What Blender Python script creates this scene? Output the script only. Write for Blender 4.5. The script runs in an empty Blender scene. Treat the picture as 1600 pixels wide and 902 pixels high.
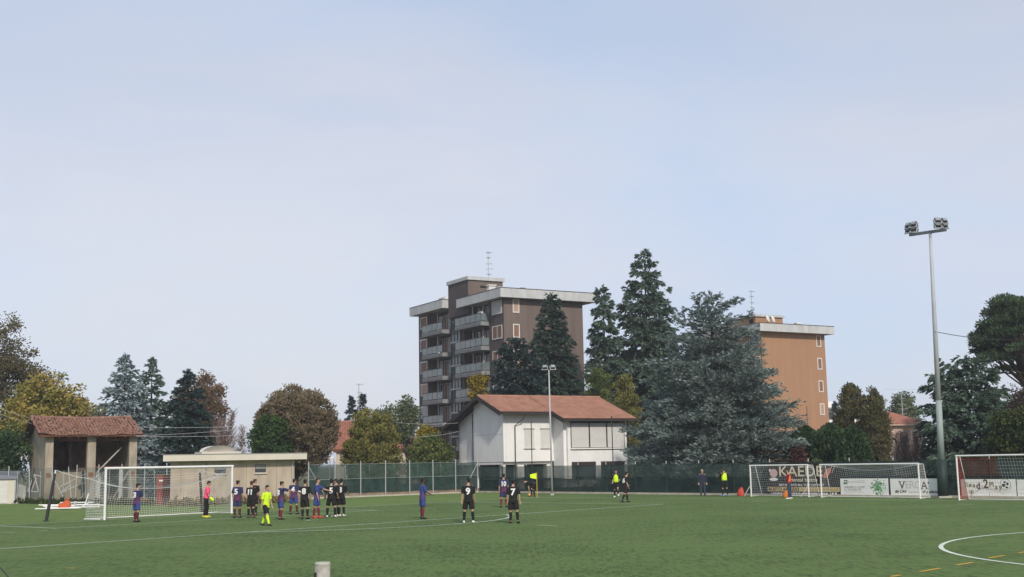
import bpy, math, random
import numpy as np
from mathutils import Vector, Matrix

# ------------------------------------------------------------------ camera, sky, sun, exposure
scene = bpy.context.scene
COL = scene.collection
R = math.radians
CAM_H = 2.44
PITCH = 0.142479
ROLL = -0.0188345
FPX = 1889.4            # focal length in pixels of a 1600 px wide picture

cam_data = bpy.data.cameras.new('camera')
cam_data.sensor_width = 36.0
cam_data.lens = FPX / 1600.0 * 36.0
cam_data.clip_start = 0.1
cam_data.clip_end = 5000
cam = bpy.data.objects.new('camera', cam_data)
COL.objects.link(cam)
cam.matrix_world = (Matrix.Translation((0, 0, CAM_H)) @ Matrix.Rotation(math.pi / 2 + PITCH, 4, 'X')
                    @ Matrix.Rotation(ROLL, 4, 'Z'))
scene.camera = cam

SUN_AZ = math.atan2(0.28, -0.96)     # clockwise from +Y, towards the sun (right of and behind the viewer)
SUN_EL = R(36)
world = bpy.data.worlds.new('World')
scene.world = world
world.use_nodes = True
wn = world.node_tree.nodes
wl = world.node_tree.links
wn.clear()
w_out = wn.new('ShaderNodeOutputWorld')
w_bg = wn.new('ShaderNodeBackground')
w_bg.inputs['Strength'].default_value = 0.12
sky = wn.new('ShaderNodeTexSky')
sky.sky_type = 'NISHITA'
sky.sun_disc = False
sky.sun_elevation = SUN_EL
sky.sun_rotation = SUN_AZ
sky.dust_density = 1.2
sky.air_density = 1.0
sky.ozone_density = 2.0
# a thin high veil of cloud over the whole sky
tc = wn.new('ShaderNodeTexCoord')
mp = wn.new('ShaderNodeMapping')
mp.inputs['Scale'].default_value = (1.3, 1.3, 5.0)
mp.inputs['Rotation'].default_value = (0.0, 0.15, 0.4)
nz = wn.new('ShaderNodeTexNoise')
nz.inputs['Scale'].default_value = 1.1
nz.inputs['Detail'].default_value = 5
nz.inputs['Roughness'].default_value = 0.5
cr = wn.new('ShaderNodeMapRange')
cr.inputs['From Min'].default_value = 0.35
cr.inputs['From Max'].default_value = 0.68
cr.inputs['To Min'].default_value = -0.13
cr.inputs['To Max'].default_value = 0.10
veil = wn.new('ShaderNodeMix')
veil.data_type = 'RGBA'
# the veil itself drifts between a bluish and a warmer white
nz2 = wn.new('ShaderNodeTexNoise')
nz2.inputs['Scale'].default_value = 1.7
nz2.inputs['Detail'].default_value = 7
nz2.inputs['Roughness'].default_value = 0.55
nz2.inputs['Distortion'].default_value = 0.4
mp2 = wn.new('ShaderNodeMapping')
mp2.inputs['Scale'].default_value = (1.0, 1.0, 3.4)
mp2.inputs['Location'].default_value = (3.1, 0.4, 1.7)
mp2.inputs['Rotation'].default_value = (0.0, -0.22, 0.7)
rp2 = wn.new('ShaderNodeValToRGB')
rp2.color_ramp.elements[0].position = 0.34
rp2.color_ramp.elements[1].position = 0.66
rp2.color_ramp.elements[0].color = (0.69, 0.79, 0.98, 1)
rp2.color_ramp.elements[1].color = (0.85, 0.845, 0.91, 1)
sc2 = wn.new('ShaderNodeVectorMath')
sc2.operation = 'SCALE'
sc2.inputs['Scale'].default_value = 6.05
wl.new(tc.outputs['Generated'], mp2.inputs['Vector'])
wl.new(mp2.outputs['Vector'], nz2.inputs['Vector'])
wl.new(nz2.outputs['Fac'], rp2.inputs['Fac'])
wl.new(rp2.outputs['Color'], sc2.inputs[0])
wl.new(sc2.outputs['Vector'], veil.inputs['B'])
wl.new(tc.outputs['Generated'], mp.inputs['Vector'])
wl.new(mp.outputs['Vector'], nz.inputs['Vector'])
wl.new(nz.outputs['Fac'], cr.inputs['Value'])
# the haze veil thins towards the zenith
sp = wn.new('ShaderNodeSeparateXYZ')
wl.new(tc.outputs['Generated'], sp.inputs[0])
el = wn.new('ShaderNodeMapRange')
el.inputs['From Min'].default_value = 0.0
el.inputs['From Max'].default_value = 0.45
el.inputs['To Min'].default_value = 0.93
el.inputs['To Max'].default_value = 0.60
wl.new(sp.outputs['Z'], el.inputs['Value'])
fsum = wn.new('ShaderNodeMath')
fsum.operation = 'ADD'
fsum.use_clamp = True
wl.new(el.outputs['Result'], fsum.inputs[0])
wl.new(cr.outputs['Result'], fsum.inputs[1])
wl.new(fsum.outputs[0], veil.inputs['Factor'])
wl.new(sky.outputs['Color'], veil.inputs['A'])
wl.new(veil.outputs['Result'], w_bg.inputs['Color'])
wl.new(w_bg.outputs['Background'], w_out.inputs['Surface'])

sun_data = bpy.data.lights.new('sun', 'SUN')
sun_data.energy = 2.6
sun_data.angle = R(2.5)
sun_data.color = (1.0, 0.92, 0.80)
sun = bpy.data.objects.new('sun', sun_data)
COL.objects.link(sun)
to_sun = Vector((math.sin(SUN_AZ) * math.cos(SUN_EL), math.cos(SUN_AZ) * math.cos(SUN_EL), math.sin(SUN_EL)))
sun.rotation_euler = (-to_sun).to_track_quat('-Z', 'Y').to_euler()
sun.location = to_sun * 60

vs = scene.view_settings
vs.view_transform = 'Standard'
vs.look = 'None'
vs.gamma = 1.0
vs.use_curve_mapping = False
vs.exposure = 0.30

# ------------------------------------------------------------------ pixel -> place helpers
def ray(px, py):
    x, y = px - 800, py - 451
    c, s = math.cos(ROLL), math.sin(ROLL)
    x, y = x * c + y * s, -x * s + y * c
    c, s = math.cos(PITCH), math.sin(PITCH)
    u = -y / FPX
    d = Vector((x / FPX, c - u * s, s + u * c))
    return d / d.y

def G(px, py):                       # point on the ground
    d = ray(px, py)
    return d * (-CAM_H / d.z) + Vector((0, 0, CAM_H))

def W(px, py, depth):                # point at a distance
    return ray(px, py) * depth + Vector((0, 0, CAM_H))

YAW = 0.847953
GX, GY = -17.678, 62.885
def F(u, v, z=0.0):                  # pitch frame: u along the goal line, v into the field
    c, s = math.cos(YAW), math.sin(YAW)
    return Vector((GX + u * c + v * s, GY + u * s - v * c, z))

# ------------------------------------------------------------------ materials
def lin(r, g, b):
    return tuple(((c / 255.0 / 12.92) if c <= 10 else ((c / 255.0 + 0.055) / 1.055) ** 2.4) for c in (r, g, b))

MATS = {}
def mat(name, col, rough=0.75, var=0.12, scale=4.0, bump=0.0, bscale=40.0, metal=0.0, spec=0.3, alpha=1.0, streak=0.0):
    if name in MATS:
        return MATS[name]
    m = bpy.data.materials.new(name)
    m.use_nodes = True
    nt = m.node_tree
    b = nt.nodes['Principled BSDF']
    b.inputs['Roughness'].default_value = rough
    b.inputs['Metallic'].default_value = metal
    b.inputs['Specular IOR Level'].default_value = spec
    co = nt.nodes.new('ShaderNodeTexCoord')
    if var > 0:
        n = nt.nodes.new('ShaderNodeTexNoise')
        n.inputs['Scale'].default_value = scale
        n.inputs['Detail'].default_value = 6
        n.inputs['Roughness'].default_value = 0.65
        if streak > 0:                 # rain streaks: noise drawn out vertically
            ms = nt.nodes.new('ShaderNodeMapping')
            ms.inputs['Scale'].default_value = (1, 1, streak)
            nt.links.new(co.outputs['Object'], ms.inputs['Vector'])
            nt.links.new(ms.outputs['Vector'], n.inputs['Vector'])
        else:
            nt.links.new(co.outputs['Object'], n.inputs['Vector'])
        r = nt.nodes.new('ShaderNodeValToRGB')
        r.color_ramp.elements[0].position = 0.3
        r.color_ramp.elements[1].position = 0.7
        r.color_ramp.elements[0].color = tuple(c * (1 - var) for c in col) + (1,)
        r.color_ramp.elements[1].color = tuple(min(1, c * (1 + var)) for c in col) + (1,)
        nt.links.new(n.outputs['Fac'], r.inputs['Fac'])
        nt.links.new(r.outputs['Color'], b.inputs['Base Color'])
    else:
        b.inputs['Base Color'].default_value = tuple(col) + (1,)
    if bump > 0:
        n2 = nt.nodes.new('ShaderNodeTexNoise')
        n2.inputs['Scale'].default_value = bscale
        n2.inputs['Detail'].default_value = 3
        nt.links.new(co.outputs['Object'], n2.inputs['Vector'])
        bp = nt.nodes.new('ShaderNodeBump')
        bp.inputs['Strength'].default_value = bump
        bp.inputs['Distance'].default_value = 0.02
        nt.links.new(n2.outputs['Fac'], bp.inputs['Height'])
        nt.links.new(bp.outputs['Normal'], b.inputs['Normal'])
    b.inputs['Alpha'].default_value = alpha
    MATS[name] = m
    return m

def foliage(name, cols, trans=0.25):
    """leaf material: colour from the per-leaf random 'tint' attribute"""
    if name in MATS:
        return MATS[name]
    m = bpy.data.materials.new(name)
    m.use_nodes = True
    nt = m.node_tree
    nt.nodes.clear()
    o = nt.nodes.new('ShaderNodeOutputMaterial')
    at = nt.nodes.new('ShaderNodeAttribute')
    at.attribute_name = 'tint'
    r = nt.nodes.new('ShaderNodeValToRGB')
    e = r.color_ramp.elements
    while len(e) < len(cols):
        e.new(0.5)
    for i, c in enumerate(cols):
        e[i].position = i / (len(cols) - 1)
        e[i].color = tuple(c) + (1,)
    d = nt.nodes.new('ShaderNodeBsdfDiffuse')
    t = nt.nodes.new('ShaderNodeBsdfTranslucent')
    x = nt.nodes.new('ShaderNodeMixShader')
    x.inputs[0].default_value = trans
    nt.links.new(at.outputs['Fac'], r.inputs['Fac'])
    nt.links.new(r.outputs['Color'], d.inputs['Color'])
    nt.links.new(r.outputs['Color'], t.inputs['Color'])
    nt.links.new(d.outputs[0], x.inputs[1])
    nt.links.new(t.outputs[0], x.inputs[2])
    nt.links.new(x.outputs[0], o.inputs['Surface'])
    MATS[name] = m
    return m

def netting(name, col, solid, var=0.25, scale=1.5):
    """woven shade net: part cloth, part holes"""
    if name in MATS:
        return MATS[name]
    m = bpy.data.materials.new(name)
    m.use_nodes = True
    nt = m.node_tree
    nt.nodes.clear()
    o = nt.nodes.new('ShaderNodeOutputMaterial')
    d = nt.nodes.new('ShaderNodeBsdfDiffuse')
    t = nt.nodes.new('ShaderNodeBsdfTransparent')
    x = nt.nodes.new('ShaderNodeMixShader')
    co = nt.nodes.new('ShaderNodeTexCoord')
    n = nt.nodes.new('ShaderNodeTexNoise')
    n.inputs['Scale'].default_value = scale
    n.inputs['Detail'].default_value = 5
    nt.links.new(co.outputs['Object'], n.inputs['Vector'])
    r = nt.nodes.new('ShaderNodeValToRGB')
    r.color_ramp.elements[0].position = 0.3
    r.color_ramp.elements[1].position = 0.7
    r.color_ramp.elements[0].color = tuple(c * (1 - var) for c in col) + (1,)
    r.color_ramp.elements[1].color = tuple(c * (1 + var) for c in col) + (1,)
    nt.links.new(n.outputs['Fac'], r.inputs['Fac'])
    nt.links.new(r.outputs['Color'], d.inputs['Color'])
    mr = nt.nodes.new('ShaderNodeMapRange')
    mr.inputs['From Min'].default_value = 0.3
    mr.inputs['From Max'].default_value = 0.7
    mr.inputs['To Min'].default_value = solid - 0.07
    mr.inputs['To Max'].default_value = min(1, solid + 0.07)
    nt.links.new(n.outputs['Fac'], mr.inputs['Value'])
    nt.links.new(mr.outputs['Result'], x.inputs[0])
    nt.links.new(t.outputs[0], x.inputs[1])
    nt.links.new(d.outputs[0], x.inputs[2])
    nt.links.new(x.outputs[0], o.inputs['Surface'])
    MATS[name] = m
    return m

# ------------------------------------------------------------------ object helpers
def tag(o, label=None, cat=None, group=None, kind=None):
    if label: o['label'] = label
    if cat: o['category'] = cat
    if group: o['group'] = group
    if kind: o['kind'] = kind
    return o

def empty(name, loc=(0, 0, 0), rz=0.0, label=None, cat=None, group=None):
    o = bpy.data.objects.new(name, None)
    o.empty_display_size = 0.3
    COL.objects.link(o)
    o.location = loc
    o.rotation_euler = (0, 0, rz)
    return tag(o, label, cat, group)

def link_mesh(name, me, m, parent=None):
    o = bpy.data.objects.new(name, me)
    COL.objects.link(o)
    if m is not None and not me.materials:
        me.materials.append(m)
    if parent is not None:
        o.parent = parent
    return o

def orthobasis(d, ref=None):
    d = Vector(d).normalized()
    if ref is None or abs(Vector(ref).normalized().dot(d)) > 0.98:
        ref = Vector((0, 0, 1)) if abs(d.z) < 0.9 else Vector((1, 0, 0))
    x = Vector(ref) - d * Vector(ref).dot(d)
    x.normalize()
    return x, d.cross(x)

class MB:
    def __init__(self):
        self.v, self.f = [], []
    def add(self, vs, fs):
        n = len(self.v)
        self.v += [tuple(p) for p in vs]
        self.f += [tuple(i + n for i in q) for q in fs]
        return self
    def box(self, x0, x1, y0, y1, z0, z1):
        vs = [(x, y, z) for z in (z0, z1) for y in (y0, y1) for x in (x0, x1)]
        return self.add(vs, [(0, 2, 3, 1), (4, 5, 7, 6), (0, 1, 5, 4), (2, 6, 7, 3), (0, 4, 6, 2), (1, 3, 7, 5)])
    def obox(self, p0, p1, w, hgt, up=(0, 0, 1)):
        """bar from p0 to p1 of width w and height hgt"""
        p0, p1 = Vector(p0), Vector(p1)
        u, s = orthobasis(p1 - p0, up)
        u, s = u * hgt / 2, s * w / 2
        vs = [p + a * s + b * u for p in (p0, p1) for a, b in ((-1, -1), (1, -1), (1, 1), (-1, 1))]
        return self.add(vs, [(3, 2, 1, 0), (4, 5, 6, 7), (0, 1, 5, 4), (1, 2, 6, 5), (2, 3, 7, 6), (3, 0, 4, 7)])
    def tube(self, pts, rad, n=8, ref=None, round_ends=False):
        pts = [Vector(p) for p in pts]
        if not isinstance(rad, (list, tuple)):
            rad = [rad] * len(pts)
        rad = [(r, r) if not isinstance(r, (list, tuple)) else r for r in rad]
        if round_ends:
            d0 = (pts[0] - pts[1]).normalized(); d1 = (pts[-1] - pts[-2]).normalized()
            r0 = min(rad[0]); r1 = min(rad[-1])
            pts = [pts[0] + d0 * r0 * .8, pts[0] + d0 * r0 * .45] + pts + [pts[-1] + d1 * r1 * .45, pts[-1] + d1 * r1 * .8]
            rad = [tuple(a * .5 for a in rad[0]), tuple(a * .85 for a in rad[0])] + rad + [tuple(a * .85 for a in rad[-1]), tuple(a * .5 for a in rad[-1])]
        vs, fs = [], []
        for i, p in enumerate(pts):
            d = pts[min(i + 1, len(pts) - 1)] - pts[max(i - 1, 0)]
            x, y = orthobasis(d, ref)
            for k in range(n):
                a = 2 * math.pi * k / n
                vs.append(p + x * math.cos(a) * rad[i][0] + y * math.sin(a) * rad[i][1])
        for i in range(len(pts) - 1):
            for k in range(n):
                k2 = (k + 1) % n
                fs.append((i * n + k, i * n + k2, (i + 1) * n + k2, (i + 1) * n + k))
        fs.append(tuple(reversed(range(n))))
        fs.append(tuple(range((len(pts) - 1) * n, len(pts) * n)))
        return self.add(vs, fs)
    def ell(self, c, rx, ry, rz, nu=12, nv=8, M=None):
        c = Vector(c)
        vs, fs = [], []
        for j in range(1, nv):
            t = math.pi * j / nv
            for i in range(nu):
                a = 2 * math.pi * i / nu
                p = Vector((rx * math.sin(t) * math.cos(a), ry * math.sin(t) * math.sin(a), rz * math.cos(t)))
                vs.append(c + (M @ p if M else p))
        top = Vector((0, 0, rz)); bot = -top
        vs += [c + (M @ top if M else top), c + (M @ bot if M else bot)]
        nt_, nb = len(vs) - 2, len(vs) - 1
        for j in range(nv - 2):
            for i in range(nu):
                i2 = (i + 1) % nu
                fs.append((j * nu + i, (j + 1) * nu + i, (j + 1) * nu + i2, j * nu + i2))
        for i in range(nu):
            i2 = (i + 1) % nu
            fs.append((nt_, i, i2))
            fs.append((nb, (nv - 2) * nu + i2, (nv - 2) * nu + i))
        return self.add(vs, fs)
    def poly(self, pts):
        return self.add(pts, [tuple(range(len(pts)))])
    def prism(self, pts, d):
        """flat outline pushed along d"""
        d = Vector(d); pts = [Vector(p) for p in pts]; n = len(pts)
        vs = pts + [p + d for p in pts]
        fs = [tuple(reversed(range(n))), tuple(range(n, 2 * n))]
        fs += [(i, (i + 1) % n, (i + 1) % n + n, i + n) for i in range(n)]
        return self.add(vs, fs)
    def mesh(self, name, smooth=False):
        me = bpy.data.meshes.new(name)
        me.from_pydata(self.v, [], self.f)
        if smooth:
            me.polygons.foreach_set('use_smooth', [True] * len(me.polygons))
        me.update()
        return me
    def build(self, name, m, parent=None, smooth=False):
        return link_mesh(name, self.mesh(name, smooth), m, parent)

def box(name, m, parent, *b):
    return MB().box(*b).build(name, m, parent)

def np_mesh(name, V, Q, tint=None):
    me = bpy.data.meshes.new(name)
    V = np.ascontiguousarray(V, dtype=np.float32)
    Q = np.ascontiguousarray(Q, dtype=np.int32)
    k = Q.shape[1]
    me.vertices.add(len(V))
    me.vertices.foreach_set('co', V.ravel())
    me.loops.add(Q.size)
    me.loops.foreach_set('vertex_index', Q.ravel())
    me.polygons.add(len(Q))
    me.polygons.foreach_set('loop_start', np.arange(0, Q.size, k, dtype=np.int32))
    me.polygons.foreach_set('loop_total', np.full(len(Q), k, dtype=np.int32))
    if tint is not None:
        a = me.attributes.new('tint', 'FLOAT', 'POINT')
        a.data.foreach_set('value', np.ascontiguousarray(tint, dtype=np.float32))
    me.update()
    me.validate()
    return me

def text(parent, body, size, m, loc, rot=(R(90), 0, 0), align='CENTER', bold=0.0, name='lettering', width=None, shear=0.0, thick=0.003):
    cu = bpy.data.curves.new('lettering', 'FONT')
    cu.body = body
    cu.size = size
    cu.align_x = align
    cu.align_y = 'BOTTOM_BASELINE'
    cu.offset = bold
    cu.shear = shear
    cu.extrude = thick
    cu.resolution_u = 3
    tmp = bpy.data.objects.new('lettering', cu)
    me = bpy.data.meshes.new_from_object(tmp)
    bpy.data.objects.remove(tmp)
    bpy.data.curves.remove(cu)
    me.materials.clear()
    o = link_mesh(name, me, m, parent)
    o.location = loc
    o.rotation_euler = rot
    if width:
        xs = [v.co.x for v in me.vertices]
        w = max(xs) - min(xs)
        if w > 0:
            o.scale = (width / w, 1, 1)
    return o

def copy_tree(o, parent=None):
    c = o.copy()
    COL.objects.link(c)
    c.parent = parent
    for ch in list(o.children):
        copy_tree(ch, c)
    return c

# common materials
WHITE = mat('white_paint', (0.78, 0.77, 0.74), 0.5, 0.05)
GOALW = mat('goal_white_paint', (0.72, 0.72, 0.70), 0.4, 0.04)
LINEW = mat('line_white', (0.60, 0.66, 0.55), 0.9, 0.16, 3.0)
LINEY = mat('line_yellow', (0.55, 0.33, 0.05), 0.9, 0.15, 3.0)
CONC = mat('concrete', (0.40, 0.37, 0.33), 0.9, 0.25, 2.0, 0.3)
GALV = mat('galvanised_steel', (0.42, 0.44, 0.45), 0.5, 0.12, 3.0, metal=0.3)
BLACKP = mat('black_paint', (0.02, 0.02, 0.022), 0.5, 0.1)
DKGREEN = mat('dark_green_paint', (0.018, 0.035, 0.030), 0.6, 0.15)
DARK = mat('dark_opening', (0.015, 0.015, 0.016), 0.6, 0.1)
NETW = mat('net_cord', (0.58, 0.58, 0.56), 0.8, 0.0)
CABLE = mat('cable_grey', (0.45, 0.45, 0.45), 0.6, 0.0)
DCABLE = mat('cable_dark', (0.04, 0.04, 0.045), 0.6, 0.0)
BARK = mat('bark', (0.075, 0.055, 0.042), 0.95, 0.3, 6.0, 0.5, 20)
# ------------------------------------------------------------------ ground and pitch
def turf_mat(name, c0, c1):
    m = bpy.data.materials.new(name)
    m.use_nodes = True
    nt = m.node_tree
    b = nt.nodes['Principled BSDF']
    b.inputs['Roughness'].default_value = 0.9
    b.inputs['Specular IOR Level'].default_value = 0.15
    co = nt.nodes.new('ShaderNodeTexCoord')
    def noise(scale, detail, rough=0.6):
        n = nt.nodes.new('ShaderNodeTexNoise')
        n.inputs['Scale'].default_value = scale
        n.inputs['Detail'].default_value = detail
        n.inputs['Roughness'].default_value = rough
        nt.links.new(co.outputs['Object'], n.inputs['Vector'])
        return n
    big = noise(0.16, 4)
    mid = noise(0.9, 5, 0.7)
    # brushed fibres: grain runs along the length of the pitch
    fine = noise(1.0, 5, 0.85)
    fm = nt.nodes.new('ShaderNodeMapping')
    fm.inputs['Scale'].default_value = (7.5, 1.5, 1.0)
    fm.inputs['Rotation'].default_value = (0, 0, R(8))
    nt.links.new(co.outputs['Object'], fm.inputs['Vector'])
    nt.links.new(fm.outputs['Vector'], fine.inputs['Vector'])
    a1 = nt.nodes.new('ShaderNodeMath'); a1.operation = 'MULTIPLY_ADD'
    a1.inputs[1].default_value = 0.42
    nt.links.new(big.outputs['Fac'], a1.inputs[0])
    a2 = nt.nodes.new('ShaderNodeMath'); a2.operation = 'MULTIPLY'
    a2.inputs[1].default_value = 0.25
    nt.links.new(mid.outputs['Fac'], a2.inputs[0])
    nt.links.new(a2.outputs[0], a1.inputs[2])
    a3 = nt.nodes.new('ShaderNodeMath'); a3.operation = 'MULTIPLY_ADD'
    a3.inputs[1].default_value = 1.25
    nt.links.new(fine.outputs['Fac'], a3.inputs[0])
    nt.links.new(a1.outputs[0], a3.inputs[2])
    r = nt.nodes.new('ShaderNodeValToRGB')
    r.color_ramp.elements[0].position = 0.68
    r.color_ramp.elements[1].position = 1.12
    r.color_ramp.elements[0].color = tuple(c0) + (1,)
    r.color_ramp.elements[1].color = tuple(c1) + (1,)
    nt.links.new(a3.outputs[0], r.inputs['Fac'])
    nt.links.new(r.outputs['Color'], b.inputs['Base Color'])
    bp = nt.nodes.new('ShaderNodeBump')
    bp.inputs['Strength'].default_value = 0.5
    bp.inputs['Distance'].default_value = 0.03
    nt.links.new(fine.outputs['Fac'], bp.inputs['Height'])
    nt.links.new(bp.outputs['Normal'], b.inputs['Normal'])
    MATS[name] = m
    return m

TURF = turf_mat('artificial_turf', (0.010, 0.031, 0.004), (0.107, 0.164, 0.049))
BORDER = turf_mat('border_grass', (0.055, 0.095, 0.020), (0.130, 0.190, 0.050))
SOIL = mat('garden_ground', (0.10, 0.10, 0.05), 0.95, 0.35, 0.3, 0.4, 4)

g = MB().poly([(-2500, -2500, -0.03), (2500, -2500, -0.03), (2500, 2500, -0.03), (-2500, 2500, -0.03)]).build('ground', SOIL)
tag(g, kind='structure')

FD = (Vector((27.2, 65.7, 0)) - Vector((-3.0, 101.5, 0))).normalized()     # direction of the long side fence
FN = Vector((FD.y, -FD.x, 0))                                              # towards the pitch
if FN.y > 0: FN = -FN
FA = Vector((-3.0, 101.5, 0))
FROT = math.atan2(FD.y, FD.x)
def fence_pt(px, py=760.0, off=0.0):      # where the sight line through px meets the side fence (shifted towards the pitch)
    d = ray(px, py)
    o = Vector((0, 0, CAM_H))
    n = FN
    t = ((FA + FN * off - o).dot(n)) / d.dot(n)
    return o + d * t

pitch = MB().poly([(-75, -20, 0), (85, -20, 0), tuple(FA + FD * 75 + FN * .35), tuple(FA + FN * .35), (-15.6, 90.6, 0), (-15.2, 85.2, 0),
                   (-22.9, 80.5, 0), (-24.2, 91.9, 0), (-42, 93.6, 0), (-75, 95, 0)]).build('pitch', TURF)
tag(pitch, kind='structure')
cut = lambda u, v: tuple(F(u, v, 0.004))
gb = MB().poly([cut(-60, -0.30), cut(29.3, -0.30), tuple(Vector((-2.9, 100.9, 0.004))), (-15.5, 90.4, 0.004), (-15.1, 85.05, 0.004), (-22.9, 80.4, 0.004),
                (-24.3, 91.8, 0.004), (-42, 93.4, 0.004), (-70, 93.4, 0.004)]).build('grass_border', BORDER)
tag(gb, kind='structure')

LW = 0.10
def strip(name, u0, v0, u1, v1, w=LW, m=LINEW, z=0.009):
    p, q = F(u0, v0, z), F(u1, v1, z)
    d = (q - p).normalized(); s = Vector((-d.y, d.x, 0)) * w / 2
    return MB().poly([p - s, q - s, q + s, p + s]).build(name, m, pitch)
def arc(name, cu, cv, r, a0, a1, n=64, w=LW, m=LINEW, z=0.009):
    b = MB(); vs = []; fs = []
    for i in range(n + 1):
        a = a0 + (a1 - a0) * i / n
        for rr in (r - w / 2, r + w / 2):
            vs.append(F(cu + rr * math.cos(a), cv + rr * math.sin(a), z))
    for i in range(n):
        fs.append((2 * i, 2 * i + 2, 2 * i + 3, 2 * i + 1))
    b.add(vs, fs)
    return b.build(name, m, pitch)
UC = 28.4
strip('goal_line', -UC, 0, UC + .06, 0)
strip('touch_line', UC, .062, UC, 100)
strip('penalty_area_line', -20.16, 16.5, 20.22, 16.5)
strip('penalty_area_line', 20.16, .062, 20.16, 16.44)
strip('penalty_area_line', -20.16, .062, -20.16, 16.44)
strip('goal_area_line', -9.22, 5.5, 9.22, 5.5)
strip('goal_area_line', 9.16, .062, 9.16, 5.44)
strip('goal_area_line', -9.16, .062, -9.16, 5.44)
a0 = math.asin(5.56 / 9.15)
arc('penalty_arc', 0, 11, 9.15, a0, math.pi - a0, w=.11)
arc('centre_circle', 0, 50.09, 9.15, 0, 2 * math.pi, 128, w=0.12)
arc('corner_arc', UC, 0, 1.0, math.pi * .53, math.pi * .97, 12, w=.1)
arc('penalty_spot', 0, 11, 0.08, 0, 2 * math.pi, 12, w=0.14)
# yellow dashes of the crossing small pitch and short white marks
def mark(name, p0, p1, w, m):
    p, q = G(*p0), G(*p1)
    p.z = q.z = 0.009
    d = (q - p).normalized(); s = Vector((-d.y, d.x, 0)) * w / 2
    return MB().poly([p - s, q - s, q + s, p + s]).build(name, m, pitch)
for p0, p1 in (((1438, 894), (1469, 888.5)), ((1495, 883.5), (1520, 879.5)), ((1545, 872.5), (1570, 868.5)), ((1592, 864.5), (1604, 862.5)), ((1392, 901.5), (1408, 899)), ((103, 888.3), (118, 888))):
    mark('yellow_dash', p0, p1, 0.10, LINEY)
for p0, p1 in (((487, 812.8), (497, 812.6)), ((840, 821), (872, 822.3)), ((0, 833), (24, 832)), ((58, 830.3), (75, 829.7)), ((1175, 783.3), (1200, 783.7)), ((1495, 788), (1520, 788.6))):
    mark('short_white_mark', p0, p1, 0.08, LINEW)

# ------------------------------------------------------------------ roof tiles
TERRA = mat('terracotta_tiles', (0.34, 0.172, 0.118), 0.85, 0.22, 1.2, 0.4, 8)
TERRA_OLD = mat('old_terracotta_tiles', (0.25, 0.138, 0.100), 0.9, 0.45, 2.2, 0.6, 9)
def tile_slope(b, p0, U, V, lu, lv, pu, pv, amp, jitter=0.0, seed=0, thick=0.0):
    """corrugated tiled slope: p0 the lower corner, U along the eave, V up the slope"""
    rng = np.random.default_rng(seed)
    U, V = Vector(U).normalized(), Vector(V).normalized()
    N = U.cross(V)
    if N.z < 0: N = -N
    nu, nv = max(2, int(lu / pu)), max(2, int(lv / pv))
    du, dv = lu / nu, lv / nv
    prof = [(0.0, 0.0), (0.22, 0.85), (0.45, 1.0), (0.68, 0.85), (0.90, 0.0)]
    for j in range(nv):
        for i in range(nu):
            jx = rng.normal(0, jitter); jz = abs(rng.normal(0, jitter)); sk = rng.normal(0, jitter)
            vs = []
            for t, lift in ((0.0, amp * .8), (1.18, 0.0)):
                for fx, fz in prof:
                    vs.append(Vector(p0) + U * ((i + fx) * du + jx + sk * t) + V * ((j + t) * dv) + N * (fz * amp + lift + jz))
            k = len(prof)
            b.add(vs, [(q, q + 1, q + 1 + k, q + k) for q in range(k - 1)] + [tuple(range(k))])
    return b

# ------------------------------------------------------------------ apartment buildings
GRID = R(30)
BROWN = mat('brown_clinker_wall', (0.150, 0.116, 0.101), 0.85, 0.20, 1.6, 0.3, 12, streak=.08)
DKBROWN = mat('darker_brown_wall', (0.080, 0.066, 0.066), 0.8, 0.14, 0.6, 0.3, 12)
GREYP = mat('pale_grey_fascia', (0.46, 0.47, 0.47), 0.8, 0.16, 1.6, streak=.3)
GREYB = mat('balcony_concrete', (0.22, 0.225, 0.23), 0.85, 0.18, 1.4)
PANE = mat('frosted_balcony_glass', (0.14, 0.17, 0.18), 0.15, 0.25, 0.7, spec=0.5)
STAIRG = mat('stair_glass', (0.075, 0.105, 0.105), 0.12, 0.3, 0.8, spec=0.6)
GLASS = mat('dark_window_glass', (0.045, 0.05, 0.055), 0.1, 0.3, 1.2, spec=0.6)
CURTAIN = mat('pale_curtain', (0.42, 0.41, 0.40), 0.8, 0.25, 2.5)
SHUT = mat('brown_roller_shutter', (0.22, 0.125, 0.085), 0.7, 0.12, 1.5)
PEACH = mat('peach_roller_shutter', (0.42, 0.28, 0.21), 0.7, 0.08, 1.5)
FRAMEW = mat('white_window_frame', (0.62, 0.60, 0.57), 0.6, 0.05)
RAIL = mat('dark_rail', (0.04, 0.042, 0.045), 0.5, 0.0)
ROOFF = mat('flat_roof_felt', (0.12, 0.12, 0.12), 0.95, 0.2, 0.6)
ORANGE = mat('orange_plaster', (0.35, 0.198, 0.116), 0.9, 0.09, 1.0, 0.25, 8, streak=.15)
LEAFPOT = mat('potted_greenery', (0.06, 0.13, 0.03), 0.9, 0.4, 6)
REDPOT = mat('red_laundry', (0.35, 0.10, 0.06), 0.9, 0.2, 3)

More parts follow.
